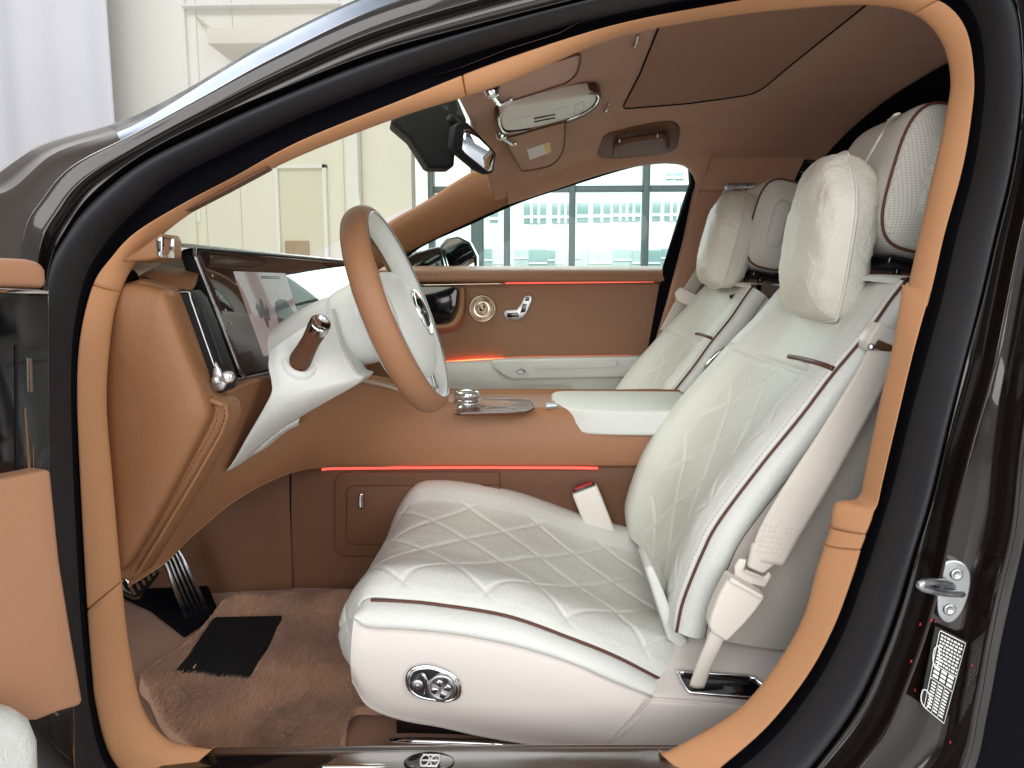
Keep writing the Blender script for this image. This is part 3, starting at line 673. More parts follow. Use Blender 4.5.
# ================================================================== dashboard
ds = thing('dashboard', 'tan leather dashboard with wide screen behind the steering wheel', 'dashboard', (-.7, 0, .9))
prof = [(-.97, .955), (-.80, .985), (-.66, .995), (-.60, .985), (-.575, .95), (-.575, .80), (-.57, .72), (-.62, .62), (-.75, .55)]
ylist = [-.70, -.60, -.3, 0, .3, .6, .76]
rows = [[V((x - (.10 * max(0, abs(y) - .45) if i < 3 else 0), y, z - .03 * max(0, abs(y) - .55))) for i, (x, z) in enumerate(prof)] for y in ylist]
surf('dash_body', rows, M_tan, ds, 5, 4)
# tan dash shoulder left of the screen
sh = [[P(x, y, -.70) for x, y in ((118,287),(140,276),(165,284),(190,291))], [P(x, y, -.66) for x, y in ((128,276),(150,270),(175,275),(196,284))], [P(x, y, -.56) for x, y in ((140,262),(160,262),(180,264),(200,266))], [P(x, y, -.45) for x, y in ((158,250),(172,250),(188,251),(205,253))]]
surf('dash_shoulder', sh, M_tan, ds, 5, 5)
# side end cap: padded cushion over a stitched border
brd = [(118,284),(138,279),(160,286),(172,293),(186,330),(209,396),(226,402),(229,416),(223,434),(200,475),(164,536),(138,577),(128,582),(118,580),(112,566),(104,534),(102,430),(101,352),(106,315)]
plate('end_border', [P(x, y, -.748) for x, y in brd], (0, .05, 0), M_tan, ds, .008, 4)
pad = [(117,287),(137,284),(158,289),(168,296),(188,350),(207,398),(210,414),(204,430),(176,484),(148,534),(126,568),(117,567),(113,538),(109,500),(105,430),(105,351),(109,315)]
M_tan2 = M_tan
cpad = sum((P(x, y, -.76) for x, y in pad), V()) / len(pad)
ring = cat([P(x, y, -.762) for x, y in pad], 4, True)
prow = []
for s_, dy in ((1, .02), (1, .004), (.985, -.004), (.94, -.010), (.8, -.016), (.5, -.020), (.2, -.021), (.001, -.021)):
    prow.append([cpad + (p - cpad) * s_ + V((0, dy, 0)) for p in ring])
surf('end_cap', prow, M_tan, ds, 1, 3, closed=True)
plate('end_border_piping', [P(x, y, -.757) for x, y in ((209,398),(226,404),(228,416),(222,434),(199,475),(163,535),(138,575),(136,572),(160,533),(196,473),(219,433),(224,417),(222,408),(209,403))], (0, .01, 0), M_tan, ds, .002)
# side air vent
vt = plate('air_vent', [P(x, y, -.725) for x, y in ((167,292),(184,289.5),(192,298),(202,322),(214,356),(224,382),(221,393),(210,394))], (0, .05, 0), M_black, ds, .003)
tube('vent_chrome', [P(x, y, -.728) for x, y in ((171,293.5),(188,292),(191,300),(205,340),(219,381),(216,391))], .0013, M_satin, vt, 8, sm=3)
for t in range(3):
    tube('vent_slat', [P(x + t * 6 + 4, y, -.722) for x, y in ((185,302),(196,334),(207,366))], .0014, M_seal, vt, 6)
lathe('vent_knob', P(228, 377, -.74), (.3, -1, .1), [(-.02, .008), (0, .009), (.006, .009), (.009, .006), (.009, 0)], M_crystal, vt, 12)
lathe('vent_knob', P(217, 380, -.735), (.3, -1, .1), [(-.02, .006), (0, .007), (.004, .006), (.004, 0)], M_crystal, vt, 12)
plate('vent_bracket', [P(x, y, -.732) for x, y in ((214,362),(219,368),(226,384),(222,391),(213,392),(210,384))], (0, .006, 0), M_satin, vt, .002)
# wide display
X0, X1 = -.545, -.503
def SC(u, v, o=0.0):  # u along the car's width, v down the screen
    y = lerp(lerp(-.615, -.56, v), .20, u)
    return V((lerp(X0, X1, v) + .115 * (y + .615) + o, y - o * .115, lerp(1.012, .798, v) + o * .15))
def rrect(u0, v0, u1, v1, ru, rv, o, n=5):
    c_ = [(u0 + ru, v0 + rv, 180), (u1 - ru, v0 + rv, 270), (u1 - ru, v1 - rv, 0), (u0 + ru, v1 - rv, 90)]; out = []
    for cu, cv, a in c_:
        for k in range(n + 1):
            q = math.radians(a + 90 * k / n); out.append(SC(cu + ru * math.cos(q), cv + rv * math.sin(q), o))
    return out
scr = plate('screen', rrect(0, 0, 1, 1, .022, .1, .004), (-.022, 0, -.004), M_black, ds, .004)
plate('screen_glass', rrect(.006, .028, .994, .972, .018, .085, .0055), (-.004, 0, 0), M_screen, scr, .0005)
bt = rrect(0, 0, 1, 1, .022, .1, .005, 6)
tube('screen_bezel', bt, .0032, M_satin, scr, 8, True, 2)
plate('screen_map', rrect(.12, .17, .36, .86, .004, .012, .0062), (-.001, 0, 0), M_ui, scr, 0)
ic = []
def icon(pts): ic.append(([SC(u, v, .0068) for u, v in pts], [tuple(range(len(pts)))]))
for v_ in (.2, .36, .46, .56): icon([(.030, v_), (.036, v_), (.036, v_ + .018), (.030, v_ + .018)])
v, f = join_geo(ic); obj('screen_icon', v, f, M_ui2, scr, False)
ic = []
icon([(.245, .50), (.262, .42), (.285, .40), (.315, .41), (.33, .48), (.34, .52), (.34, .62), (.325, .66), (.255, .67), (.243, .62)])
icon([(.16, .46), (.172, .42), (.178, .48), (.19, .38), (.197, .40), (.20, .50), (.21, .44), (.216, .48), (.205, .58), (.195, .57), (.19, .64), (.182, .63), (.178, .54), (.166, .56)])
icon([(.23, .20), (.32, .20), (.32, .225), (.23, .225)])
v, f = join_geo(ic); obj('map_picture', v, f, M_ui3, scr, False)
lathe('light_sensor', V((-.62, -.17, 1.0)), (0, 0, 1), [(-.01, .022), (.008, .021), (.014, .014), (.016, 0)], M_gloss, ds, 20)
# knee panel sweeping into the tunnel
bot = [(128,586,-.72), (165,562,-.66), (196,532,-.56), (240,497,-.44), (290,473,-.30), (330,467,-.20), (400,466.5,-.155), (500,466,-.150), (600,466,-.150), (700,466,-.150)]
topk = [(206,398,-.72), (222,394,-.68), (252,382,-.57), (285,378,-.46), (330,380,-.37), (375,386,-.28), (430,400,-.17), (500,407,-.135), (600,409,-.135), (700,412,-.135)]
tb = [P(*q) for q in bot]; tt = [P(*q) for q in topk]
surf('knee_panel', [off(tb, .12, -.02, .0), off(tb, .015), tb, mix(tb, tt, .12, -.010), mix(tb, tt, .4, -.018), mix(tb, tt, .75, -.015), mix(tb, tt, .95, -.004), off(tt, .02, 0, .002), off(tt, .09, -.04, .003)], M_brown, ds, 6, 4)
plate('far_gloss_panel', [P(x, y, .76) for x, y in ((400,286),(452,286),(458,290),(456,308),(450,320),(440,324),(400,324))], (0, .03, 0), M_gloss, ds, .004)
surf('far_dash_lip', [[P(x, y, .765) for x, y in ((420,324),(445,324),(454,319),(459,306),(460,288))], [P(x, y, .75) for x, y in ((420,328),(448,328),(459,321),(463.5,308),(464,288))], [P(x, y, .80) for x, y in ((420,334),(452,332),(463,323),(466,308),(466,288))]], M_brown, ds, 4, 4)

def stitches(name, pts, m, parent, step=.007, ln=.0045, r=.0006, lift=(0, -.0012, 0)):
    pts = cat(pts, 12); L = 0; g = []; seg = []
    for a, b in zip(pts, pts[1:]): L += (b - a).length
    q = resample(pts, max(3, int(L / step) * 2))
    for a, b in zip(q[::2], q[1::2]): g.append(tube_geo([a + V(lift), a + (b - a).normalized() * ln + V(lift)], r, 5))
    v, f = join_geo(g); return obj(name, v, f, m, parent)
stitches('border_stitching', [P(x, y, -.7585) for x, y in ((224,404),(225,416),(219,432),(196,472),(160,532),(136,571))], M_pipe, ds)
stitches('border_stitching', [P(x, y, -.7585) for x, y in ((212,404),(217,415),(213,430),(190,470),(154,531),(131,569))], M_pipe, ds)
# ================================================================== steering wheel and column
n_ = V((.935, -.008, .352)).normalized(); up_ = V((-.352, 0, .936)); a_ = up_.cross(n_).normalized(); up_ = n_.cross(a_).normalized()
CW = P(399, 310, -.37)
wh = thing('steering_wheel', 'brown and white leather steering wheel with oval emblem on its hub', 'steering wheel', CW)
RW = .186
def rim(a, r=RW, o=0.0): return CW + (a_ * math.cos(a) + up_ * math.sin(a)) * r + n_ * o
def rim_geo(a0, a1, ra, rb, seg=96, m=18, sc=1.0):
    rows = []
    for i in range(seg):
        t = 2 * math.pi * i / seg; rad = a_ * math.cos(t) + up_ * math.sin(t)
        rows.append([CW + rad * (RW + ra * sc * math.cos(math.radians(a0 + (a1 - a0) * k / m))) + n_ * (rb * sc * math.sin(math.radians(a0 + (a1 - a0) * k / m))) for k in range(m + 1)])
    rows.append(rows[0]); return grid_geo(rows)
v, f = rim_geo(-140, 98, .0170, .0255); obj('rim', v, f, M_brown, wh)
v, f = rim_geo(98, 222, .0135, .0235); obj('inner_rim', v, f, M_white, wh)
tube('rim_inlay', [rim(2 * math.pi * i / 60, RW - .017 * .14 - .0005, .0253) for i in range(60)], .0011, M_satin, wh, 6, True, 2)
lathe('hub', CW - up_ * .035, n_, [(-.055, .060), (-.05, .090), (-.03, .108), (-.005, .112), (.012, .106), (.026, .088), (.036, .060), (.039, .030), (.040, 0)], M_white, wh, 48, up_, 1.05)
tube('hub_seam', [CW - up_ * .035 + n_ * .0135 + (a_ * math.cos(q) * 1.05 + up_ * math.sin(q)) * .101 for q in [2 * math.pi * k / 40 for k in range(40)]], .0009, M_grey, wh, 6, True, 2)
EC = CW + a_ * .010 - up_ * .020 + n_ * .0185
eb = lathe('hub_emblem', EC + n_ * .0185, n_, [(0, .046), (.003, .046), (.004, .043), (.002, .040), (.002, 0)], M_chrome, wh, 40, up_)
mg = []
for s_ in (-1, 1):
    mg.append(tube_geo([EC + n_ * .0215 + a_ * (s_ * .010) + up_ * q for q in (-.028, .028)], .0028, 6))
mg.append(tube_geo([EC + n_ * .0215 + a_ * -.022, EC + n_ * .0215 + a_ * .022], .0028, 6))
v, f = join_geo(mg); obj('emblem_mark', v, f, M_gloss, eb)
for ang in (-8, 188, 262, 278):
    t = math.radians(ang); d_ = a_ * math.cos(t) + up_ * math.sin(t); s_ = n_.cross(d_)
    rows = []
    for r, w, h in ((.06, .046, .010), (.10, .040, .005), (.14, .034, .002), (.178, .036, .0)) if ang in (-8, 188) else ((.06, .034, .010), (.10, .028, .004), (.14, .024, .002), (.178, .026, .0)):
        rows.append([CW + d_ * r + s_ * (w * math.cos(2 * math.pi * k / 14)) + n_ * (h + .010 * math.sin(2 * math.pi * k / 14)) for k in range(14)])
    spk = surf('spoke', rows, M_white, wh, 2, 4, closed=True)
    if ang in (262, 278): tube('spoke_trim', [CW + d_ * r + s_ * (w if ang == 262 else -w) + n_ * h for r, w, h in ((.07, .012, .024), (.11, .010, .018), (.165, .008, .012))], .0018, M_satin, spk, 6)
# shift paddles
for sg in (-1, 1):
    p0 = CW + a_ * (sg * .10) - n_ * .03
    pts = [p0 + a_ * (sg * x) + up_ * y for x, y in ((0, -.012), (.03, -.018), (.05, .03), (.045, .055), (.02, .03), (0, .015))]
    plate('shift_paddle', pts, -n_ * .005, M_satin, wh, .0015)
colm = thing('steering_column', 'white steering column shroud with brown stalk behind the wheel', 'steering column', CW - n_ * .2)
sec = []
def ell(c, r1, r2, sq=.0): return [c + a_ * (math.copysign(abs(math.cos(q)) ** (1 - sq), math.cos(q)) * r1) + up_ * (math.copysign(abs(math.sin(q)) ** (1 - sq), math.sin(q)) * r2) for q in [2 * math.pi * k / 28 for k in range(28)]]
surf('column_collar', [ell(CW - n_ * .05, .050, .050), ell(CW - n_ * .052, .080, .078), ell(CW - n_ * .07, .083, .078), ell(CW - n_ * .105, .080, .072), ell(CW - n_ * .108, .070, .065)], M_white, colm, 2, 4, closed=True)
surf('column_shroud', [ell(CW - n_ * .106, .05, .05), ell(CW - n_ * .109, .080, .067), ell(CW - n_ * .125, .084, .070, .1), ell(CW - n_ * .17 - up_ * .002, .088, .068, .2), ell(CW - n_ * .22 - up_ * .006, .09, .060, .25), ell(CW - n_ * .262 - up_ * .012, .088, .050, .25), ell(CW - n_ * .266 - up_ * .012, .06, .03, .2)], M_white, colm, 2, 4, closed=True)
lf = [P(*q) for q in ((269,352,-.545), (267,366,-.56), (270,382,-.57), (270,393,-.575), (262,409,-.575), (246,438,-.565), (229,469,-.55))]
rt = [P(*q) for q in ((333,309,-.455), (337,327,-.468), (344,350,-.476), (356,372,-.474), (360,382,-.468), (283,427,-.49), (232,469,-.535))]
fin = surf('column_fin', [off(lf, .10), off(lf, .012), mix(lf, rt, .06, -.002), mix(lf, rt, .25, -.012), mix(lf, rt, .6, -.012), mix(lf, rt, .92, -.004), off(rt, .004), off(rt, .07)], M_white, colm, 6, 4)
tube('fin_seam', [p + V((.001, -.002, 0)) for p in rt[:5]], .0016, M_grey, fin, 6)
lf2 = [P(*q) for q in ((300,418,-.44), (283,428,-.455), (262,443,-.475), (240,458,-.50), (229,466,-.515))]
rt2 = [P(*q) for q in ((300,424,-.42), (279,436,-.44), (262,450,-.46), (248,458,-.48), (229,469,-.51))]
surf('column_fin_edge', [lf2, mix(lf2, rt2, .5, -.008), rt2, off(rt2, .04)], M_white, colm, 4, 3)
s0 = caster(fin)(301, 359, .004); s1 = P(319, 326, s0.y - .05); sd = (s1 - s0).normalized()
lathe('stalk_ring', s0 - sd * .012, sd, [(-.01, .034), (.004, .031), (.008, .024), (.006, .021), (-.01, .020)], M_white, colm, 28)
stl = lathe('indicator_stalk', s0, sd, [(-.03, .019), (0, .0185), (.02, .0165), (.05, .015), ((s1 - s0).length - .008, .0165), ((s1 - s0).length, .0165)], M_dbrown, colm, 24)
lathe('stalk_cap', s1, sd, [(-.008, .0172), (.006, .0175), (.009, .0165), (.009, .014), (.007, .013), (.0075, 0)], M_chrome, stl, 24)

# ================================================================== centre console
cc = thing('centre_console', 'brown leather centre console with red light line and white armrest', 'console', (0, 0, .5))
rows = []
for y, z in ((-.128, .668), (-.11, .678), (-.04, .681), (.06, .681), (.118, .676), (.135, .655), (.138, .28)):
    rows.append([V((x, y, z - .10 * max(0, x - .35) + .16 * max(0, -.22 - x))) for x in (-.5, -.36, -.22, -.1, .05, .2, .35, .6)])
surf('console_top', rows, M_brown, cc, 3, 3)
wl = lambda py, y: [P(x, py, y) for x in (120, 200, 288)]
fw = [P(x, y, yy) for x, y, yy in ((120, 560, -.20), (200, 510, -.18), (289, 474, -.15))]
fwb = [V((p.x, p.y - .01, .262)) for p in fw]
surf('footwell_side', [fwb, mix(fwb, fw, .5), fw, off(fw, .02, 0, .03)], M_dbrown, cc, 4, 3)
cs0 = [P(x, 468.5, -.146) for x in (284, 340, 450, 600, 720)]; cs1 = [V((p.x, -.150, .262)) for p in cs0]
surf('console_side', [cs1, mix(cs1, cs0, .5), cs0, off(cs0, .03)], M_dbrown, cc, 4, 3)
tube('side_seam', [P(290.5, y, -.150) for y in (472, 530, 601)], .0016, M_velvet, cc, 6, sm=2)
tube('light_line', [P(x, y, -.157) for x, y in ((322,469.5),(340,468.5),(450,467.6),(560,467.8),(598,468.2))], .0032, M_led, cc, 8)
pk0 = rpx([(335,471.5),(500,471.5),(500,556),(335,556)], [14, 2, 2, 14])
pk = rpx([(347,486),(500,485),(500,544),(347,544)], [8, 2, 2, 8])
plate('pocket_surround', [P(x, y, -.150) for x, y in pk0], (0, -.006, 0), M_dbrown, cc, .004, 4)
pdo = plate('pocket_lid', [P(x, y, -.158) for x, y in pk], (0, -.004, 0), M_dbrown, cc, .003, 3)
tube('pocket_gap', [P(x, y, -.1572) for x, y in pk], .0012, M_pipe, cc, 6, True, 0)
tube('pocket_handle', [P(x, y, -.172) for x, y in ((361.5,493),(361,500),(361.5,508))], .006, M_chrome, pdo, 10)
# knob, veneer tray and lid on the console
kp = PZ(467, 408, .682)
kn = lathe('rotary_knob', kp, (0, 0, 1), [(-.002, .030), (.006, .030), (.007, .026), (.020, .025), (.021, .0285), (.036, .028), (.039, .024), (.037, .018), (.038, 0)], M_crystal, cc, 28)
lathe('knob_ring', kp, (0, 0, 1), [(.016, .0262), (.0165, .029), (.020, .029), (.0205, .0262)], M_chrome, kn, 28)
tr = [(455,412),(476,400),(500,398.5),(526,399),(533,402),(532,408),(522,411.5),(490,412.5),(470,413)]
try_ = plate('veneer_tray', [PZ(x, y, .686) for x, y in tr], (0, 0, -.006), M_wood, cc, .002, sm=2)
tube('tray_rim', [PZ(x, y, .686) for x, y in tr], .0008, M_satin, try_, 6, True, 3)
for q in ([(482,405),(495,402),(515,403),(525,405)], [(486,408),(505,407),(518,409)]):
    tube('cup_ring', [PZ(x, y, .687) for x, y in q], .0008, M_satin, try_, 6)
plate('console_button', [PZ(x, y, .686) for x, y in ((545,403),(556,402),(558,406),(546,407))], (0, 0, -.006), M_satin, cc, .002)
al = rpx([(.026, -.176), (.36, -.176), (.36, .125), (.03, .125)], [.15, .01, .01, .05], 5)
plate('armrest_lid', [V((x, y, .630)) for x, y in al], (0, 0, .056), M_white, cc, .018, 6)
# front belt buckle socket between seat and tunnel
bk = thing('buckle_socket', 'cream seat belt buckle socket with red button beside the console', 'belt buckle', P(600, 520, -.175))
b0 = P(608, 548, -.175); b1 = P(584, 488, -.175); bd = (b1 - b0).normalized(); side = V((0, 1, 0)).cross(bd).normalized()
ro = Matrix((side, V((0, 1, 0)), bd)).transposed()
bb = box('socket_body', (b0 + b1) / 2, (.058, .030, (b1 - b0).length), M_beltp, bk, ro, .007)
box('socket_rim', b1 + bd * .001, (.050, .024, .006), M_gloss, bk, ro, .003)
box('release_button', b1 + bd * .005, (.042, .017, .006), M_red, bk, ro, .003)
# ================================================================== seats
def dia(a, b, pa, pb, w=.0042, depth=.0031):
    """double-stitched diamond quilting: returns (offset, stitch)"""
    s = a / pa + b / pb; t = a / pa - b / pb; L = math.hypot(1 / pa, 1 / pb)
    d1 = abs(s - round(s)) / L; d2 = abs(t - round(t)) / L; d = min(d1, d2)
    off_ = -depth * math.exp(-(d / w) ** 2)
    st = 1 + .75 * math.exp(-((d - .0042) / .0013) ** 2) if d < .009 else 1
    return off_, st
def window(x, a, b, s):
    u = min((x - a) / s, (b - x) / s); return max(0, min(1, u))
st = thing('car_seat', "driver's white quilted leather seat with oval switch panel on its base", 'car seat', (.1, -.38, .28), 'front seats')
# cushion: profile along the length, rows across
px_ = [(.262,.352), (.215,.372), (.12,.398), (.045,.424), (-.05,.456), (-.156,.476), (-.225,.482), (-.272,.474), (-.306,.448), (-.329,.408), (-.337,.372), (-.330,.335), (-.315,.315)]
def crow(y, dz, dx=0, fs=1.0):
    return [V((x * fs + dx, y, z + dz * (1 if i < 8 else max(0, 1 - (i - 7) * .28)))) for i, (x, z) in enumerate(px_)]
r0 = [P(x, y, -.634) for x, y in ((668,684),(656,675.5),(617,654.5),(570,635.5),(507,613.5),(437,602),(400,598.5),(371,597),(359,604),(356.5,622),(356,645),(356,668),(358,684))]
def shrt(r, k): return [V((p.x * (k if p.x > 0 else 1), p.y, p.z)) for p in r]
rows = [off(r0, .012, 0, -.006), off(r0, .0, 0, .0), [lerp(p, q, .55) + V((0, 0, .003)) for p, q in zip(r0, shrt(crow(-.60, .004), .86))], shrt(crow(-.59, .006), .88), shrt(crow(-.56, .006), .92), crow(-.52, .0), crow(-.46, -.006), crow(-.38, -.004), crow(-.30, .0), crow(-.24, .010), crow(-.19, .034), crow(-.155, .040), crow(-.13, .030), crow(-.118, .005), crow(-.112, -.08)]
def cdisp(p, a, b, n):
    m = window(p.y, -.626, -.222, .012) * window(p.x, -.5, .25, .02)
    if m <= 0: return 0, 0
    arc = a * .78
    o, s = dia(arc + .02, p.y + .39, .155, .150)
    wr_ = .0012 * noise.noise(V((p.x * 22, p.y * 22, 1.7)))
    return (o * m - wr_), (s if m > .6 else 0)
def quilt(name, rows, nu, nv, arc, fn, m, parent, up):
    # orient so that +normal points along 'up'
    t = surf('probe', rows, None, None, 2, 2)
    nrm = sum((q.normal for q in t.data.polygons), V()); bpy.data.objects.remove(t)
    sg = 1 if nrm.dot(V(up)) > 0 else -1
    # disp() computes normals as du x dv, which is the polygon normal of the grid
    return surf(name, rows, m, parent, nu, nv, disp=lambda p, a, b, n: (fn(p, a, b, n)[0] * sg, fn(p, a, b, n)[1]), arc=arc)
cu = quilt('cushion', rows, 14, 14, 230, cdisp, M_whiteq, st, (-.2, 0, 1))
pip = [V((x * .985 + .004, -.6345, z - .008)) for x, z in px_[1:8]]
pip[-1] += V((-.0, 0, -.004))
# side bolster band below the piping, then the skirt
pband = [(660,679),(617,657),(570,638),(507,616),(437,604.5),(400,601),(371,600),(359,606)]
band0 = [P(x, y, -.633) for x, y in pband]
tube('cushion_piping', [P(x, y, -.636) for x, y in pband[:-1]], .0026, M_pipe, cu, 8)
sm_ = [(654,697),(612,681),(568,662),(515,646),(457,634.5),(406,629.5),(368,627),(355,617)]
seam = [P(x, y, -.655) for x, y in sm_]
surf('side_bolster', [off(band0, .03, 0, .004), off(band0, .004), mix(band0, seam, .25, -.012), mix(band0, seam, .65, -.014), mix(band0, seam, .92, -.006), off(seam, .006), off(seam, .02)], M_white, st, 6, 4)
bt_ = [(594,754),(560,749),(520,744),(480,737),(440,728),(400,720.5),(368,707),(352,682)]
skb = [P(x, y, -.662) for x, y in bt_]
seam2 = off(seam, -.004)
surf('seat_skirt', [off(seam2, .02), off(seam2, .001), mix(seam2, skb, .06, -.006), mix(seam2, skb, .3, -.014), mix(seam2, skb, .65, -.014), mix(seam2, skb, .93, -.003), off(skb, .004), off(skb, .05, 0, .004)], M_skirt, st, 6, 4)
# front of the skirt wrapping round below the cushion nose
fr_ = [[V((-.292 + .02 * abs(y + .38), y, .345)), V((-.315 + .12 * max(0, abs(y + .38) - .2), y, .335)), V((-.312 + .14 * max(0, abs(y + .38) - .2), y, .30)), V((-.285 + .1 * max(0, abs(y + .38) - .2), y, .272))] for y in (-.60, -.56, -.5, -.38, -.25, -.14, -.11)]
surf('front_skirt', fr_, M_skirt, st, 4, 4)
# rear base with its shelf
sf = [P(x, y, -.668) for x, y in ((652,697),(681,699),(720,702),(760,705),(830,710))]
sb_ = [P(x, y, -.60) for x, y in ((662,657),(690,648),(720,645),(770,645),(830,648))]
sbt = [P(x, y, -.664) for x, y in ((594,754),(630,754),(675,752),(730,750),(830,750))]
surf('rear_base', [off(sb_, .03, 0, .02), sb_, mix(sb_, sf, .5, 0), mix(sb_, sf, .92, -.002), off(sf, .002, 0, -.004), mix(sf, sbt, .1, -.004), mix(sf, sbt, .5, -.006), sbt, off(sbt, .05)], M_skirt, st, 5, 4)
tube('base_seam', [P(x, y, -.676) for x, y in ((595,753),(625,724),(653,697))], .0014, M_grey, st, 6)
arch = [(655,662),(690,642),(735,612),(760,604),(782,602),(802,611),(830,630),(860,720),(655,720)]
plate('side_panel', [P(x, y, -.582) for x, y in arch], (0, .05, 0), M_grey, st, .008, 4)
tube('side_panel_gap', [P(x, y, -.590) for x, y in ((700,637),(735,609),(760,601),(782,599),(802,608),(825,626))], .0028, M_pipe, st, 6)
slot = [(679,675),(684,672.5),(748,677),(757,681),(768,690),(768,699),(735,697),(700,693.5),(688,691)]
slp = [PN(x, y, mix(sb_, sf, .6)[1] + V((0, -.001, .004)), (sf[1] - sb_[1]).cross(V((1, 0, 0)))) for x, y in slot]
nsl = (sf[1] - sb_[1]).cross(V((1, 0, 0))).normalized(); nsl = nsl if nsl.z > 0 else -nsl
so = plate('belt_slot', slp, -nsl * .006, M_gloss, st, .001)
tube('slot_rim', [p + nsl * .001 for p in slp], .0030, M_chrome, so, 8, True, 3)
# switch panel
cs_ = P(433, 683.5, -.682)
sp2 = [cs_ + V((x * .0016, -.0, -y * .0016)) for x, y in ((-18,-17),(-4,-19),(10,-15),(22,-8),(28,4),(26,15),(16,20),(2,19),(-14,16),(-25,9),(-28,-3),(-25,-12))]
spn = plate('switch_panel', sp2, (0, .014, 0), M_chrome, st, .004, 4, sm=3)
plate('switch_recess', [lerp(cs_, p, .80) + V((0, -.0006, 0)) for p in sp2], (0, .004, 0), M_seal, spn, .0, sm=3)
tube('switch_ring', [lerp(cs_, p, .86) + V((0, -.0015, 0)) for p in sp2], .0022, M_chrome, spn, 8, True, 3)
kc = cs_ + V((.014, -.001, -.003))
kb = lathe('adjuster_knob', kc, (0, -1, 0), [(0, .0225), (.006, .0225), (.009, .020), (.007, .017), (.008, 0)], M_satin, spn, 28)
for k in range(4):
    a = math.pi / 2 * k + .25; d_ = V((math.cos(a), 0, math.sin(a))); s_ = V((-d_.z, 0, d_.x))
    plate('knob_lobe', [kc + V((0, -.0085, 0)) + d_ * .004 + s_ * .0015, kc + V((0, -.0085, 0)) + d_ * .012 + s_ * .006, kc + V((0, -.0085, 0)) + d_ * .0165, kc + V((0, -.0085, 0)) + d_ * .012 - s_ * .006, kc + V((0, -.0085, 0)) + d_ * .004 - s_ * .0015], (0, -.003, 0), M_chrome, spn, .001)
tube('lumbar_paddle', [cs_ + V((-.026, -.002, .012)), cs_ + V((-.014, -.006, .018)), cs_ + V((-.009, -.006, .006)), cs_ + V((-.011, -.004, -.014))], .0028, M_chrome, spn, 8)
lathe('lumbar_button', cs_ + V((-.024, -.001, -.002)), (0, -1, 0), [(0, .010), (.004, .009), (.003, .005), (.005, 0)], M_satin, spn, 16)
# rail
plate('rail_cover', [P(x, y, -.60) for x, y in ((396,722),(402,716),(470,733),(560,752),(640,760),(396,750))], (0, .10, 0), M_gloss, st, .003)
tube('seat_rail', [P(390, 741, -.645), P(450, 742.5, -.645), P(515, 745, -.645)], .0065, M_chrome, st, 10, sm=2)
# backrest
ncv = [(676,631),(683,599),(702,552),(719,520),(761,464),(800,416),(831,375),(866,333),(890,299),(904,281)]
cb = [P(x, y, -.632) for x, y in ncv]
tg = [(cb[min(i + 1, 9)] - cb[max(i - 1, 0)]).normalized() for i in range(10)]
fn_ = [V((-t.z, 0, t.x)) for t in tg]            # forward normal
bul = [.012, .022, .032, .036, .036, .032, .024, .016, .010, .004]
far_x = [.03, .05, .058, .060, .060, .052, .042, .03, .02, .01]
def brow(y, a, b=0.0):
    return [V((p.x, y, p.z)) + n * (a * bul[i] / .046 + b + (.0 if y < -.3 else (far_x[i] - bul[i]) * .8 * min(1, (y + .3) / .15))) for i, (p, n) in enumerate(zip(cb, fn_))]
rows = [brow(-.634, .0, -.002), brow(-.630, .010, .001), brow(-.618, .020), brow(-.598, .027), brow(-.57, .026), brow(-.53, .016, -.003), brow(-.46, .006, -.004), brow(-.38, .002, -.002), brow(-.31, .010, -.004), brow(-.25, .028, -.004), brow(-.21, .044), brow(-.175, .043), brow(-.148, .032), brow(-.132, .014), brow(-.125, -.01, -.02), brow(-.125, -.01, -.09)]
def bdisp(p, a, b, n):
    arc = a * .70
    m = window(p.y, -.610, -.262, .012) * window(arc, .02, .495, .012)
    dl = abs(arc - .505)
    seam_ = -.004 * math.exp(-(dl / .006) ** 2) if -.61 < p.y < -.16 else 0
    if m <= 0: return seam_, 0
    o, s = dia(arc, p.y + .39, .155, .150)
    return o * m + seam_ - .001 * noise.noise(V((p.x * 20, p.y * 20, p.z * 20))), (s if m > .6 else 0)
bk_ = quilt('backrest', rows, 14, 12, 210, bdisp, M_whiteq, st, (-.8, 0, .5))
tube('backrest_piping', [p + V((0, -.004, 0)) for p in cb] + [P(901, 279.5, -.60), P(880, 279, -.45)], .0024, M_pipe, bk_, 8)
tb_ = [cb[6] + fn_[6] * q for q in (.0,)]
onback = caster(bk_)
tube('backrest_tab', [onback(x, y, .002) for x, y in ((789,356.5),(800,358.5),(812,361.5),(824,365),(833,368.5))], .0042, M_pipe, bk_, 8)
sd_ = [[p - n * q + V((0, w, 0)) for p, n in zip(cb, fn_)] for q, w in ((-.004, .004), (.004, -.004), (.016, -.012), (.032, -.013), (.044, -.006), (.047, .004))]
surf('backrest_bolster', sd_, M_white, st, 6, 4)
hb = [.047] * 10
sh_ = [[p - n * q + V((0, w, 0)) for p, n in zip(cb, fn_)] for q, w in ((.040, .006), (.048, .0), (.075, -.004), (.14, -.002), (.21, .010), (.25, .03), (.27, .12))]
surf('backrest_shell', sh_, M_grey, st, 6, 4)
tube('bolster_seam', [p - n * .047 + V((0, .001, 0)) for p, n in zip(cb, fn_)], .0016, M_pipe, bk_, 6)
shl = [[p - n * .27 + V((0, q, 0)) for p, n in zip(cb, fn_)] for q in (.12, .3, .5)]
surf('backrest_rear', shl, M_grey, st, 4, 4)
tp = [brow(y, .0, b)[-1] for y, b in ((-.62, 0), (-.5, .01), (-.38, .0), (-.25, .01), (-.14, .0))]
tp = [V((p.x, p.y, p.z)) for p in tp]
surf('backrest_top', [off(tp, 0, -.006, -.004), off(tp, 0, .01, .006), off(tp, 0, .08, .0), off(tp, 0, .15, -.03)], M_white, st, 4, 4)
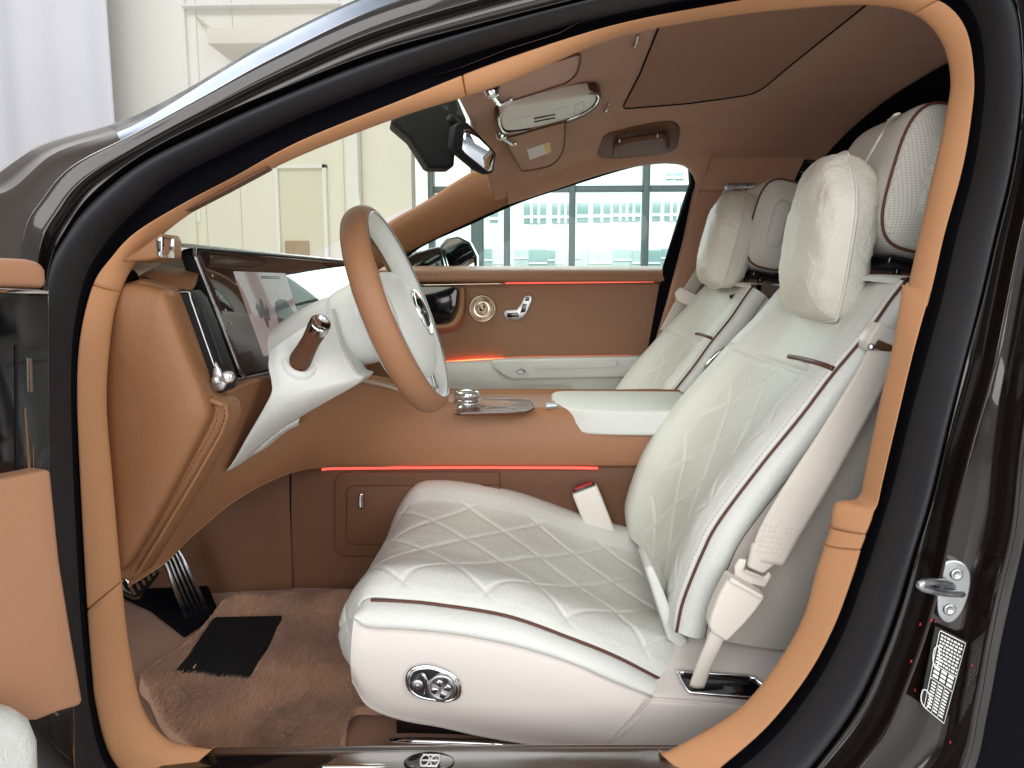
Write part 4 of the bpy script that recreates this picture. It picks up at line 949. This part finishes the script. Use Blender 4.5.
stitches('piping_stitching', [onback(p_[0], p_[1], .0012) for p_ in ((672,622),(679,594),(697,549),(713,519),(755,463),(793,416),(823,377),(858,335),(884,300))], M_grey, bk_, lift=(0, 0, 0))
# hinge joint between cushion and backrest
plate('hinge_cover', [P(x, y, -.60) for x, y in ((645,568),(653,566),(664,592),(678,628),(690,643),(680,650),(668,640))], (0, .10, 0), M_white, st, .006, 4)
# headrest
hc = V((.626, -.392, 1.122)); hr = Matrix.Rotation(math.radians(13), 3, 'Y')
def sq(v, p): return math.copysign(abs(v) ** p, v)
rows = []
NB = 26
for j in range(NB + 1):
    v_ = -1 + 2 * j / NB; y = .142 * v_; k = (1 - abs(v_) ** 5) ** (1 / 3.2)
    r = []
    for i in range(48):
        a = 2 * math.pi * i / 48
        x = .075 * sq(math.cos(a), .62) * (.30 + .70 * k); z = .126 * sq(math.sin(a), .62) * (.50 + .50 * k) if abs(v_) < 1 else .126 * sq(math.sin(a), .62) * .5
        q = V((x + .012 * (1 - v_ * v_), y, z)); r.append(hc + hr @ q)
    rows.append(r)
hd_ = surf('headrest', rows, M_whitep, st, 1, 1, closed=True, linu=True, linv=True)
cap = rows[0]; cc_ = sum(cap, V()) / 48
surf('headrest_side', [[lerp(cc_, p, s_) + V((0, -d, 0)) for p in cap] for s_, d in ((1.0, 0), (.93, .005), (.75, .0095), (.4, .012), (.002, .0125))], M_whitep, hd_, 1, 3, closed=True)
rp = rows[2]
tube('headrest_piping', [p + (p - hc).normalized() * .0015 for p in rows[2]], .0026, M_pipe, hd_, 8, True, 1)
for y in (-.46, -.32):
    tube('headrest_post', [V((.615, y, 1.03)), V((.60, y, .93))], .007, M_gloss, st, 10, sm=2)
box('headrest_base', (.62, -.39, .985), (.09, .20, .018), M_gloss, st, hr, .006)
def ch_inv(o): return o.matrix_parent_inverse.copy()
def copy_tree(o, parent, dv):
    c = o.copy(); COL.objects.link(c)
    if parent:
        mi = ch_inv(o); c.parent = parent; c.matrix_parent_inverse = mi
    else: c.location = o.location + V(dv)
    for ch in list(o.children):
        if ch.name.split('.')[0] in ('seat_rail', 'rail_cover', 'belt_slot', 'switch_panel', 'rear_base', 'base_seam', 'side_panel', 'side_panel_gap'): continue
        copy_tree(ch, c, dv)
    return c
ps = copy_tree(st, None, (-.004, .772, -.008)); ps['label'] = 'white leather passenger seat beside the far door, chrome handle on its backrest side'
tube('backrest_handle', [P(704, 372, .12), P(709, 362, .115), P(722, 350, .115), P(731, 346, .125)], .0045, M_chrome, ps, 8)
plate('backrest_badge', [P(x, y, .24) for x, y in ((729,296),(740,294),(741,297),(730,299))], (.003, .004, .003), M_gloss, ps, .0005)

# ------------------------------------------------------------------ head pillows
def pillow(name, c, w_dir, h_dir, w, h, t, parent, m, seed=0, nn=36):
    n = w_dir.cross(h_dir).normalized(); fr_rows = []; bk_rows = []
    for j in range(nn + 1):
        v_ = -1 + 2 * j / nn; rf = []; rb = []
        for i in range(nn + 1):
            u = -1 + 2 * i / nn
            pinch = 1 - .07 * (abs(u) ** 2) * (1 - abs(v_) ** 2) * 0
            tap = 1 - .56 * max(0, v_) ** 2.0 - .04 * max(0, -v_) ** 3
            cx = math.copysign(abs(u) ** .9, u) * (1 - .10 * abs(v_) ** 4) * tap; cy = math.copysign(abs(v_) ** .9, v_) * (1 - (.10 if v_ > 0 else .03) * abs(u) ** 4)
            d = (max(0, 1 - abs(u) ** 3.2) * max(0, 1 - abs(v_) ** 3.2)) ** .42
            ed = max(0, max(abs(u), abs(v_)) - .55) / .45
            ang_ = math.atan2(v_, u)
            wr = ed * .0030 * math.sin(ang_ * 34 + 3 * noise.noise(V((u * 3, v_ * 3, seed)))) * (.4 + abs(noise.noise(V((u * 2, v_ * 2, seed + 3))))) + .0042 * noise.noise(V((u * 2.2 + seed, v_ * 3.2, seed))) + ed * .0055 * noise.noise(V((u * 6 + seed, v_ * 6, 4.2))) + .0018 * noise.noise(V((u * 7, v_ * 12 + seed, 9)))
            b0_ = c + w_dir * (w / 2 * cx) + h_dir * (h / 2 * cy)
            lim = d
            rf.append(b0_ + n * (t / 2 * d + wr * min(1, d * 2))); rb.append(b0_ - n * (t / 2 * d + wr * min(1, d * 2)))
        fr_rows.append(rf); bk_rows.append(rb)
    v, f = join_geo([grid_geo(fr_rows), grid_geo(bk_rows)])
    o = obj(name, v, f, m, parent)
    sm_pts = [bk_rows[0][i] for i in range(0, nn, 2)] + [bk_rows[j][nn] for j in range(0, nn, 2)] + [bk_rows[nn][i] for i in range(nn, 0, -2)] + [bk_rows[j][0] for j in range(nn, 0, -2)]
    tube('seam', [p + (p - c).normalized() * .001 for p in sm_pts], .0026, m, o, 6, True, 3)
    return o
pl = pillow('neck_pillow', V((.510, -.395, 1.036)), V((.06, 1, 0)).normalized(), V((.10, 0, .99)).normalized(), .27, .290, .115, None, M_pillow, 2.3)
tag(pl, "large cream leather neck pillow hung in front of the driver's headrest", 'pillow', 'neck pillows')
pl2 = pillow('neck_pillow', V((.528, .375, 1.080)), V((.08, 1, 0)).normalized(), V((.24, 0, .96)).normalized(), .27, .272, .135, None, M_pillow, 5.1)
tag(pl2, 'cream leather neck pillow hung on the passenger headrest near the far window', 'pillow', 'neck pillows')
tube('pillow_strap', [caster(hd_)(x, y, .003, -.48) for x, y in ((860,172),(866,160),(873,148),(880,136),(889,122),(897,114))], .006, M_pillow, pl, 8, flat=.35, up=(0, 1, 0))

# ------------------------------------------------------------------ seat belts
blt = thing('seat_belt', "cream seat belt running down beside the driver's backrest into a buckle sleeve", 'seat belt', P(770, 545, -.69), 'seat belts')
L_ = [P(*q) for q in ((868,350,-.675), (853,378,-.685), (817,436,-.69), (784,486,-.695), (759,530,-.698), (750,560,-.698))]
R_ = [P(*q) for q in ((898,352,-.675), (891,375,-.682), (862,430,-.69), (830,488,-.694), (801,536,-.698), (784,566,-.70))]
surf('webbing', [L_, mix(L_, R_, .5, -.002), R_], M_belt, blt, 6, 4, thick=.0016)
stg = []
for t in range(6):
    for s_ in range(7):
        a = lerp(lerp(L_[4], R_[4], .08 + .12 * s_), lerp(L_[5], R_[5], .08 + .12 * s_), (t - 1.0) / 6 )
        stg.append(tube_geo([a + V((0, -.004, 0)), a + V((.0035, -.004, .002))], .0007, 5))
v, f = join_geo(stg); obj('webbing_stitching', v, f, M_label, blt)
plate('belt_guide', [P(x, y, -.668) for x, y in ((868,340),(880,322),(900,331),(905,352),(895,360),(894,346),(879,340),(872,352),(867,349))], (0, .035, 0), M_beltp, blt, .003)
plate('guide_slot', [P(x, y, -.664) for x, y in ((872,345),(880,335),(902,345),(898,356))], (0, .03, 0), M_dbrown, blt, .002)
lathe('guide_bolt', P(871, 347, -.668), (-.5, -1, .2), [(0, .005), (.003, .005), (.004, .003), (.004, 0)], M_satin, blt, 16)
fold = [P(x, y, -.700) for x, y in ((753,543),(778,547),(775,566),(764,575),(748,568))]
plate('webbing_fold', fold, (0, .012, 0), M_belt, blt, .005, 3)
plate('tongue', [P(x, y, -.690) for x, y in ((735,566),(740,559),(747,560),(744,570),(752,575),(766,577),(769,572),(772,576),(765,588),(735,580))], (0, .006, 0), M_beltp, blt, .002)
plate('tongue_slot', [P(x, y, -.7015) for x, y in ((746,570),(764,577),(762,579),(744,572))], (0, .004, 0), M_grey, blt, .0005)
bkl = plate('buckle_cover', [P(x, y, -.715) for x, y in ((729,578),(732,577),(764,595),(765,599),(756,612),(746,624),(736,634),(727,643),(712,633),(709,625),(712,614),(719,596))], (0, .030, 0), M_beltp, blt, .006, 4)
plate('buckle_mouth', [P(x, y, -.722) for x, y in ((731,577.5),(764,596),(762,600),(729,582))], (0, .010, 0), M_beltp, bkl, .002)
slv = [P(x, y, yy) for x, y, yy in ((720,628,-.70), (713,645,-.70), (704,666,-.694), (697,686,-.686))]
tube('buckle_sleeve', slv, .0125, M_belt, blt, 12, flat=.45, up=(1, 0, .4), rr=None)
pb_ = thing('seat_belt', 'cream seat belt hanging from its guide behind the passenger seat', 'seat belt', P(690, 295, .66), 'seat belts')
L2 = [P(*q) for q in ((724,188,.70), (712,225,.69), (700,262,.68), (676,300,.66), (660,330,.64))]
R2 = [P(*q) for q in ((733,188,.72), (722,228,.71), (711,268,.70), (692,302,.68), (677,332,.66))]
surf('webbing', [L2, mix(L2, R2, .5, -.002), R2], M_belt, pb_, 6, 3, thick=.0016)
plate('belt_tongue', [P(x, y, .63) for x, y in ((675,293),(681,287),(697,295),(695,302),(689,306),(677,301))], (0, .02, 0), M_beltp, pb_, .004)
plate('belt_guide', [P(x, y, .70) for x, y in ((723,187),(727,183),(755,183),(757,188),(735,189),(728,192))], (0, .02, 0), M_satin, pb_, .002)

# ------------------------------------------------------------------ floor mat and pedals
def fz(y): return .262 + .1556 * min(0, y + .2)
def PF(px, py, h=0.0): return PN(px, py, (0, -.2, .262 + h), (0, -.1556, 1))
def matz(x, y): return fz(y) + .018 + .010 * noise.noise(V((x * 7, y * 7, 2))) + .006 * noise.noise(V((x * 21, y * 21, 5)))
mo = [PF(x, y, .02) for x, y in ((150,700),(140,680),(180,648),(205,624),(218,606),(232,598),(300,596),(350,594),(420,594),(440,640),(400,700),(352,712),(336,749),(250,752),(195,750),(165,728))]
moc = sum(mo, V()) / len(mo)
mring = cat(mo, 6, True); rows = []
for s_ in (1.0, .985, .96, .9, .8, .7, .6, .5, .4, .3, .2, .1, .002):
    rows.append([V((lerp(moc, p, s_).x, lerp(moc, p, s_).y, matz(lerp(moc, p, s_).x, lerp(moc, p, s_).y) + (.004 if s_ < .99 else -.012))) for p in mring])
fm = surf('floor_mat', rows, M_carpet, None, 1, 2, closed=True, linv=True)
tag(fm, 'fluffy brown pile floor mat with a black heel pad in the driver footwell', 'floor mat')
hp = [(172,672),(186,657),(212,619),(216,616.5),(282,615),(270,640),(250,672),(247,676),(205,673.5)]
plate('heel_pad', [PF(x, y, .03) for x, y in hp], (0, 0, -.012), M_pad, fm, .003, 3)
# pile tufts so that the mat edge and surface read as fibre
rt_ = random.Random(5); tv = []; tf = []
minx = min(p.x for p in mo); maxx = max(p.x for p in mo); miny = min(p.y for p in mo); maxy = max(p.y for p in mo)
def inside(x, y, poly):
    r = False
    for a, b in zip(poly, poly[1:] + poly[:1]):
        if (a.y > y) != (b.y > y) and x < (b.x - a.x) * (y - a.y) / (b.y - a.y) + a.x: r = not r
    return r
hp3 = [PF(x, y, .03) for x, y in hp]
for _ in range(95000):
    x = rt_.uniform(minx, maxx); y = rt_.uniform(miny, maxy)
    if not inside(x, y, mo) or inside(x, y, hp3): continue
    z = matz(x, y) + .003; g = noise.noise(V((x * 9, y * 9, 7))) * 2.2; q = g + rt_.uniform(-.7, .7)
    dx, dy = .008 * math.cos(q), .008 * math.sin(q); w = rt_.uniform(.0007, .0013); a = rt_.uniform(0, 6.28)
    b = len(tv); tv += [V((x - w * math.cos(a), y - w * math.sin(a), z)), V((x + w * math.cos(a), y + w * math.sin(a), z)), V((x + dx, y + dy, z + rt_.uniform(.004, .011)))]
    tf.append((b, b + 1, b + 2))
pile = obj('pile', tv, tf, M_carpet, fm); pile['kind'] = 'stuff'
acl = thing('pedal', 'long chrome striped accelerator pedal leaning in the driver footwell', 'pedal', P(190, 600, -.30))
A = [P(157, 541, -.32), P(172, 534, -.29), P(206, 609, -.27), P(189, 624, -.30)]
plate('pedal_pad', A, (-.006, .008, -.012), M_gloss, acl, .003)
for k in range(5):
    u = k * .25; tube('pedal_rib', [lerp(A[0], A[1], u) + V((.002, -.004, .002)), lerp(A[3], A[2], u) + V((.002, -.004, .002))], .0048 if k in (0, 4) else .0022, M_satin, acl, 8, sm=1)
brp = thing('pedal', 'wide chrome ribbed brake pedal half hidden behind the dashboard end', 'pedal', P(142, 580, -.40))
Bq = [P(116, 578, -.42), P(154, 556, -.38), P(160, 562, -.38), (P(160, 572, -.38)), P(141, 596, -.40), P(134, 597, -.41), P(116, 588, -.42)]
plate('pedal_pad', Bq, (-.01, .012, -.012), M_gloss, brp, .004)
for k in range(6):
    u = k / 5; tube('pedal_rib', [lerp(P(122, 577, -.424), P(137, 594, -.414), u * .0 + 0) * 0 + lerp(P(124, 575, -.424), P(154, 558, -.386), u), lerp(P(135, 594, -.414), P(159, 571, -.386), u)], .003, M_chrome, brp, 6, sm=1)

# ------------------------------------------------------------------ mirror, visors, overhead lamp
rv = thing('rear_view_mirror', 'black rear view mirror with sensor housing at the top of the windscreen', 'mirror', P(470, 140, .02))
def MY(px, py=145): return -.075 + (px - 452) / 43 * .03 + (py - 145) * .0005
md = V((-.018, .042, .004))
plate('mirror_shell', [P(x, y, MY(x, y)) for x, y in ((455,126),(460,122),(468,122.5),(494,150),(496.5,154),(494,171),(490,174.5),(478,169),(454,149),(452.5,145))], md, M_black, rv, .006, 4)
gq = [P(x, y, MY(x, y) - .004) for x, y in ((464,130),(469,128.5),(493,152),(494.5,156),(492,170),(488,171.5),(465,153),(462,149))]
plate('mirror_face', gq, md * .2, M_mirror, rv, .001)
plate('sensor_housing', [P(x, y, .03) for x, y in ((389,121),(396,116),(425,105),(456,93),(462,108),(468,122),(460,130),(456,140),(454,168),(428,168),(420,155),(409,138))], (-.03, .13, .01), M_black, rv, .010, 4)
tube('mirror_stem', [P(450, 118, -.03), P(458, 126, 0), P(464, 136, .02)], .010, M_black, rv, 10)
def onplane(pts, dz, y0=None): return [PH(x, y, dz) for x, y in pts]
def visor(label, pts, hinge, group='sun visors'):
    P3 = onplane(pts, -.012); c_ = sum(P3, V()) / len(P3)
    v_ = thing('sun_visor', label, 'sun visor', c_, group)
    # best plane through the outline
    nn = V()
    for a, b in zip(P3, P3[1:] + P3[:1]): nn += (a - c_).cross(b - c_)
    nn.normalize(); nn = -nn if nn.z > 0 else nn
    Q = [PN(x, y, c_ + nn * .022, nn) for x, y in pts]
    plate('visor_board', Q, -nn * .014, M_suede, v_, .004, 3, sm=3)
    tube('visor_edge_shade', [q + nn * .001 for q in Q], .0024, M_dbrown, v_, 6, True, 3)  # dark tube stands in for the shading along the board's edge
    h = [PN(x, y, c_ + nn * .026, nn) for x, y in hinge]
    tube('visor_hinge', [p + nn * .003 for p in h], .0042, M_chrome, v_, 8)
    lathe('hinge_mount', h[0], nn, [(-.012, .012), (.002, .012), (.006, .009), (.007, 0)], M_chrome, v_, 16)
    return v_, c_, nn
vd, vc, vn = visor("brown suede sun visor above the driver, nearest the roof rail", [(501,78),(505,74),(560,59),(579,54),(579,66),(575,75),(566,82),(555,86),(530,94),(514,99),(502,103),(497,96)], ((492,94),(496,99),(500,103),(512,97)))
vp, vc, vn = visor('brown suede sun visor on the passenger side with a white warning label', [(506,141),(520,134),(563,122),(565,124),(564,146),(560,156),(555,162),(545,167),(523,170.5),(519,166)], ((502,137),(507,140),(512,143),(516,142)))
Q = [PN(x, y, vc + vn * .0228, vn) for x, y in ((527,150),(550,142),(551.5,152),(530,160))]
wl_ = plate('warning_label', Q, -vn * .002, M_label, vp, 0)
Q2 = [PN(x, y, vc + vn * .0232, vn) for x, y in ((544,144.2),(550,142),(551.5,152),(546,154.3))]
plate('label_stripe', Q2, -vn * .001, M_amber, wl_, 0)
oc = thing('overhead_lamp', 'cream overhead lamp console with chrome rim on the headliner', 'ceiling lamp', PH(548, 114, -.01))
op = [(499,117),(504,111),(515,107),(555,100),(590,93.5),(598,95.5),(597,102),(590,109),(576,116.5),(560,122),(535,128.5),(508,132.5),(501,128)]
oc3 = onplane(op, -.02); occ = sum(oc3, V()) / len(oc3); on = V()
for a, b in zip(oc3, oc3[1:] + oc3[:1]): on += (a - occ).cross(b - occ)
on.normalize(); on = -on if on.z > 0 else on
OQ = lambda pts, h: [PN(x, y, occ + on * h, on) for x, y in pts]
rim_p = [(497,118),(502,109.5),(515,105),(555,98),(592,91),(601,93),(600,103),(592,112),(580,119),(563,125.5),(535,131.5),(507,135),(499,130)]
plate('lamp_recess', OQ(rim_p, -.001), -on * .02, M_pipe, oc, .004, 3, sm=3)
lbod = plate('lamp_body', OQ([(548 + (x - 548) * .97, 113 + (y - 113) * .93) for x, y in op], .007), -on * .03, M_beltp, oc, .006, 4, sm=3)
tube('lamp_rim', OQ(op, .003), .0032, M_chrome, oc, 8, True, 3)
plate('lamp_lens', OQ([(513,118),(540,112),(568,105.5),(569,108),(541,114.5),(514,120.5)], .0075), -on * .003, M_label, lbod, .0006)
for y_ in (0, 3.4):
    tube('lamp_switch', OQ([(534,118.4 + y_),(545,116.2 + y_),(555,114.4 + y_)], .0075), .0018, M_black, lbod, 6)
tube('lamp_key', OQ([(575,106),(582,102),(584,103),(583,111),(576,115),(574.5,113)], .0075), .0009, M_grey, lbod, 6, True)

# ================================================================== showroom round the car
fl_ = box('showroom_floor', (0, 0, -.03), (60, 60, .06), M_floor, None, None, 0); struct(fl_)
gw = thing('cream_wall', 'cream showroom wall with recessed doorway panels beyond the windscreen', 'wall', (-4, 4.6, 0))
box('wall_face', (-6.6, 4.75, 3), (11.0, .2, 6), M_wall, gw, None, .005)
def WX(px): return P(px, 200, 4.64).x
def WZ(py): return P(300, py, 4.64).z
def wbox(name, x0, x1, y0, y1, d, m):
    a, b = WX(x0), WX(x1); t, u = WZ(y0), WZ(y1)
    return box(name, ((a + b) / 2, 4.65 - d / 2, (t + u) / 2), (abs(b - a), d, abs(t - u)), m, gw, None, .004)
for x in (205, 240, 344, 362): wbox('panel_joint', x, x + .8, -80, 330, .006, M_wall2)
wbox('door_frame', 276, 280, 165, 330, .05, M_fac); wbox('door_frame', 324, 328, 165, 330, .05, M_fac); wbox('door_frame', 276, 328, 165, 169, .05, M_fac)
wbox('door_leaf', 280, 324, 169, 330, .02, M_wall2)
wbox('door_plate', 284, 308, 241, 300, .035, mat('brown_board', (.42, .30, .22), .7))
wbox('wall_notice', 185, 200, 205, 222, .015, M_fac)
wbox('corner_post', 350, 362, -80, 330, .12, M_fac)
wbox('cornice', 196, 420, 6, 8.5, .10, M_fac)
wbox('soffit', 240, 420, 47, 62, .5, M_wall2)
tube('soffit_edge', [P(197, 18, 4.6), P(240, 55, 4.55)], .012, M_wall2, gw, 6, sm=1)
wbox('wall_bay', 115, 196, -80, 330, .04, M_wall)
cu_ = [V((lerp(P(-260, 100, 4.2).x, P(113, 100, 4.2).x, i / 90), 4.2 + .016 * math.sin(i * .62) + .02 * math.sin(i * .23 + 1), 0)) for i in range(91)]
ct = surf('curtain', [off(cu_, 0, 0, .02), off(cu_, 0, 0, 2.5), off(cu_, 0, 0, 5.6)], M_curt, None, 1, 2, linu=True, thick=.01)
tag(ct, 'pale lilac curtain hanging in soft folds at the far left of the wall', 'curtain')
# glazed wall and the building across the street
gz = thing('glazed_wall', 'tall glazed showroom wall with grey mullions seen through the passenger window', 'window wall', (1, 5.2, 0))
def GX(px, y=5.2): return P(px, 230, y).x
for px, w in ((432,.05), (477.5,.11), (507,.055), (572,.055), (645,.055), (722,.055), (800,.055), (880,.055), (960,.055)):
    box('mullion', (GX(px), 5.2, 3), (w, .14, 6), M_mull, gz, None, .006)
for py in (189, 60, 285):
    box('transom', ((GX(430) + GX(960)) / 2, 5.2, P(600, py, 5.2).z), (GX(960) - GX(430), .10, .05), M_mull, gz, None, .005)
box('glass', ((GX(430) + GX(960)) / 2, 5.22, 3), (GX(960) - GX(430), .012, 6), M_win, gz, None, 0)
ob = thing('office_building', 'white office building with bands of teal windows beyond the glazed wall', 'building', (2, 24, 0))
Yb = 24.0
def BX(px): return P(px, 240, Yb).x
def BZ(py): return P(600, py, Yb).z
box('facade', (BX(640), Yb + .5, 7), (34, .8, 14.5), M_fac, ob, None, .02)
for (a, b, y0, y1) in ((524,546,203,223),(552,572,203,223),(577,588,203,222),(593,610,203,222),(613,640,203,221),(652,660,202,221),(664,684,202,221),(690,700,202,221),(665,672,173,180),(674,682,173,180),(490,498,210,222)):
    p = box('window', ((BX(a) + BX(b)) / 2, Yb + .08, (BZ(y0) + BZ(y1)) / 2), (BX(b) - BX(a), .06, BZ(y0) - BZ(y1)), M_facw, ob, None, .01)
    n_b = max(1, int((b - a) / 6))
    for k in range(1, n_b + 1):
        if k < n_b: box('window_bar', (lerp(BX(a), BX(b), k / n_b), Yb + .03, (BZ(y0) + BZ(y1)) / 2), (.09, .06, BZ(y0) - BZ(y1)), M_fac, p, None, 0)
    box('window_bar', ((BX(a) + BX(b)) / 2, Yb + .015, lerp(BZ(y0), BZ(y1), .68)), (BX(b) - BX(a), .05, .1), M_fac, p, None, 0)
M_fw = [M_facw, mat('pale_shop_glass', (.50, .58, .57), .25, var=.2, vscale=1.5), mat('teal_shop_glass', (.30, .44, .45), .2, var=.3, vscale=1.1), mat('curtained_glass', (.66, .69, .66), .4, var=.15, vscale=2)]
a = 464; rw = random.Random(3)
while a < 735:
    w = rw.choice((5, 7, 9, 14, 18)); t_ = rw.uniform(248.5, 250.5)
    p = box('shop_window', ((BX(a) + BX(a + w)) / 2, Yb + .08, (BZ(t_) + BZ(285)) / 2), (BX(a + w) - BX(a), .06, BZ(t_) - BZ(285)), rw.choice(M_fw), ob, None, .01)
    if w > 6: box('window_bar', ((BX(a) + BX(a + w)) / 2, Yb + .02, BZ(rw.choice((258, 260, 263)))), (BX(a + w) - BX(a), .05, .06), M_fac, p, None, 0)
    a += w + rw.choice((.8, .8, 1.2, 3))
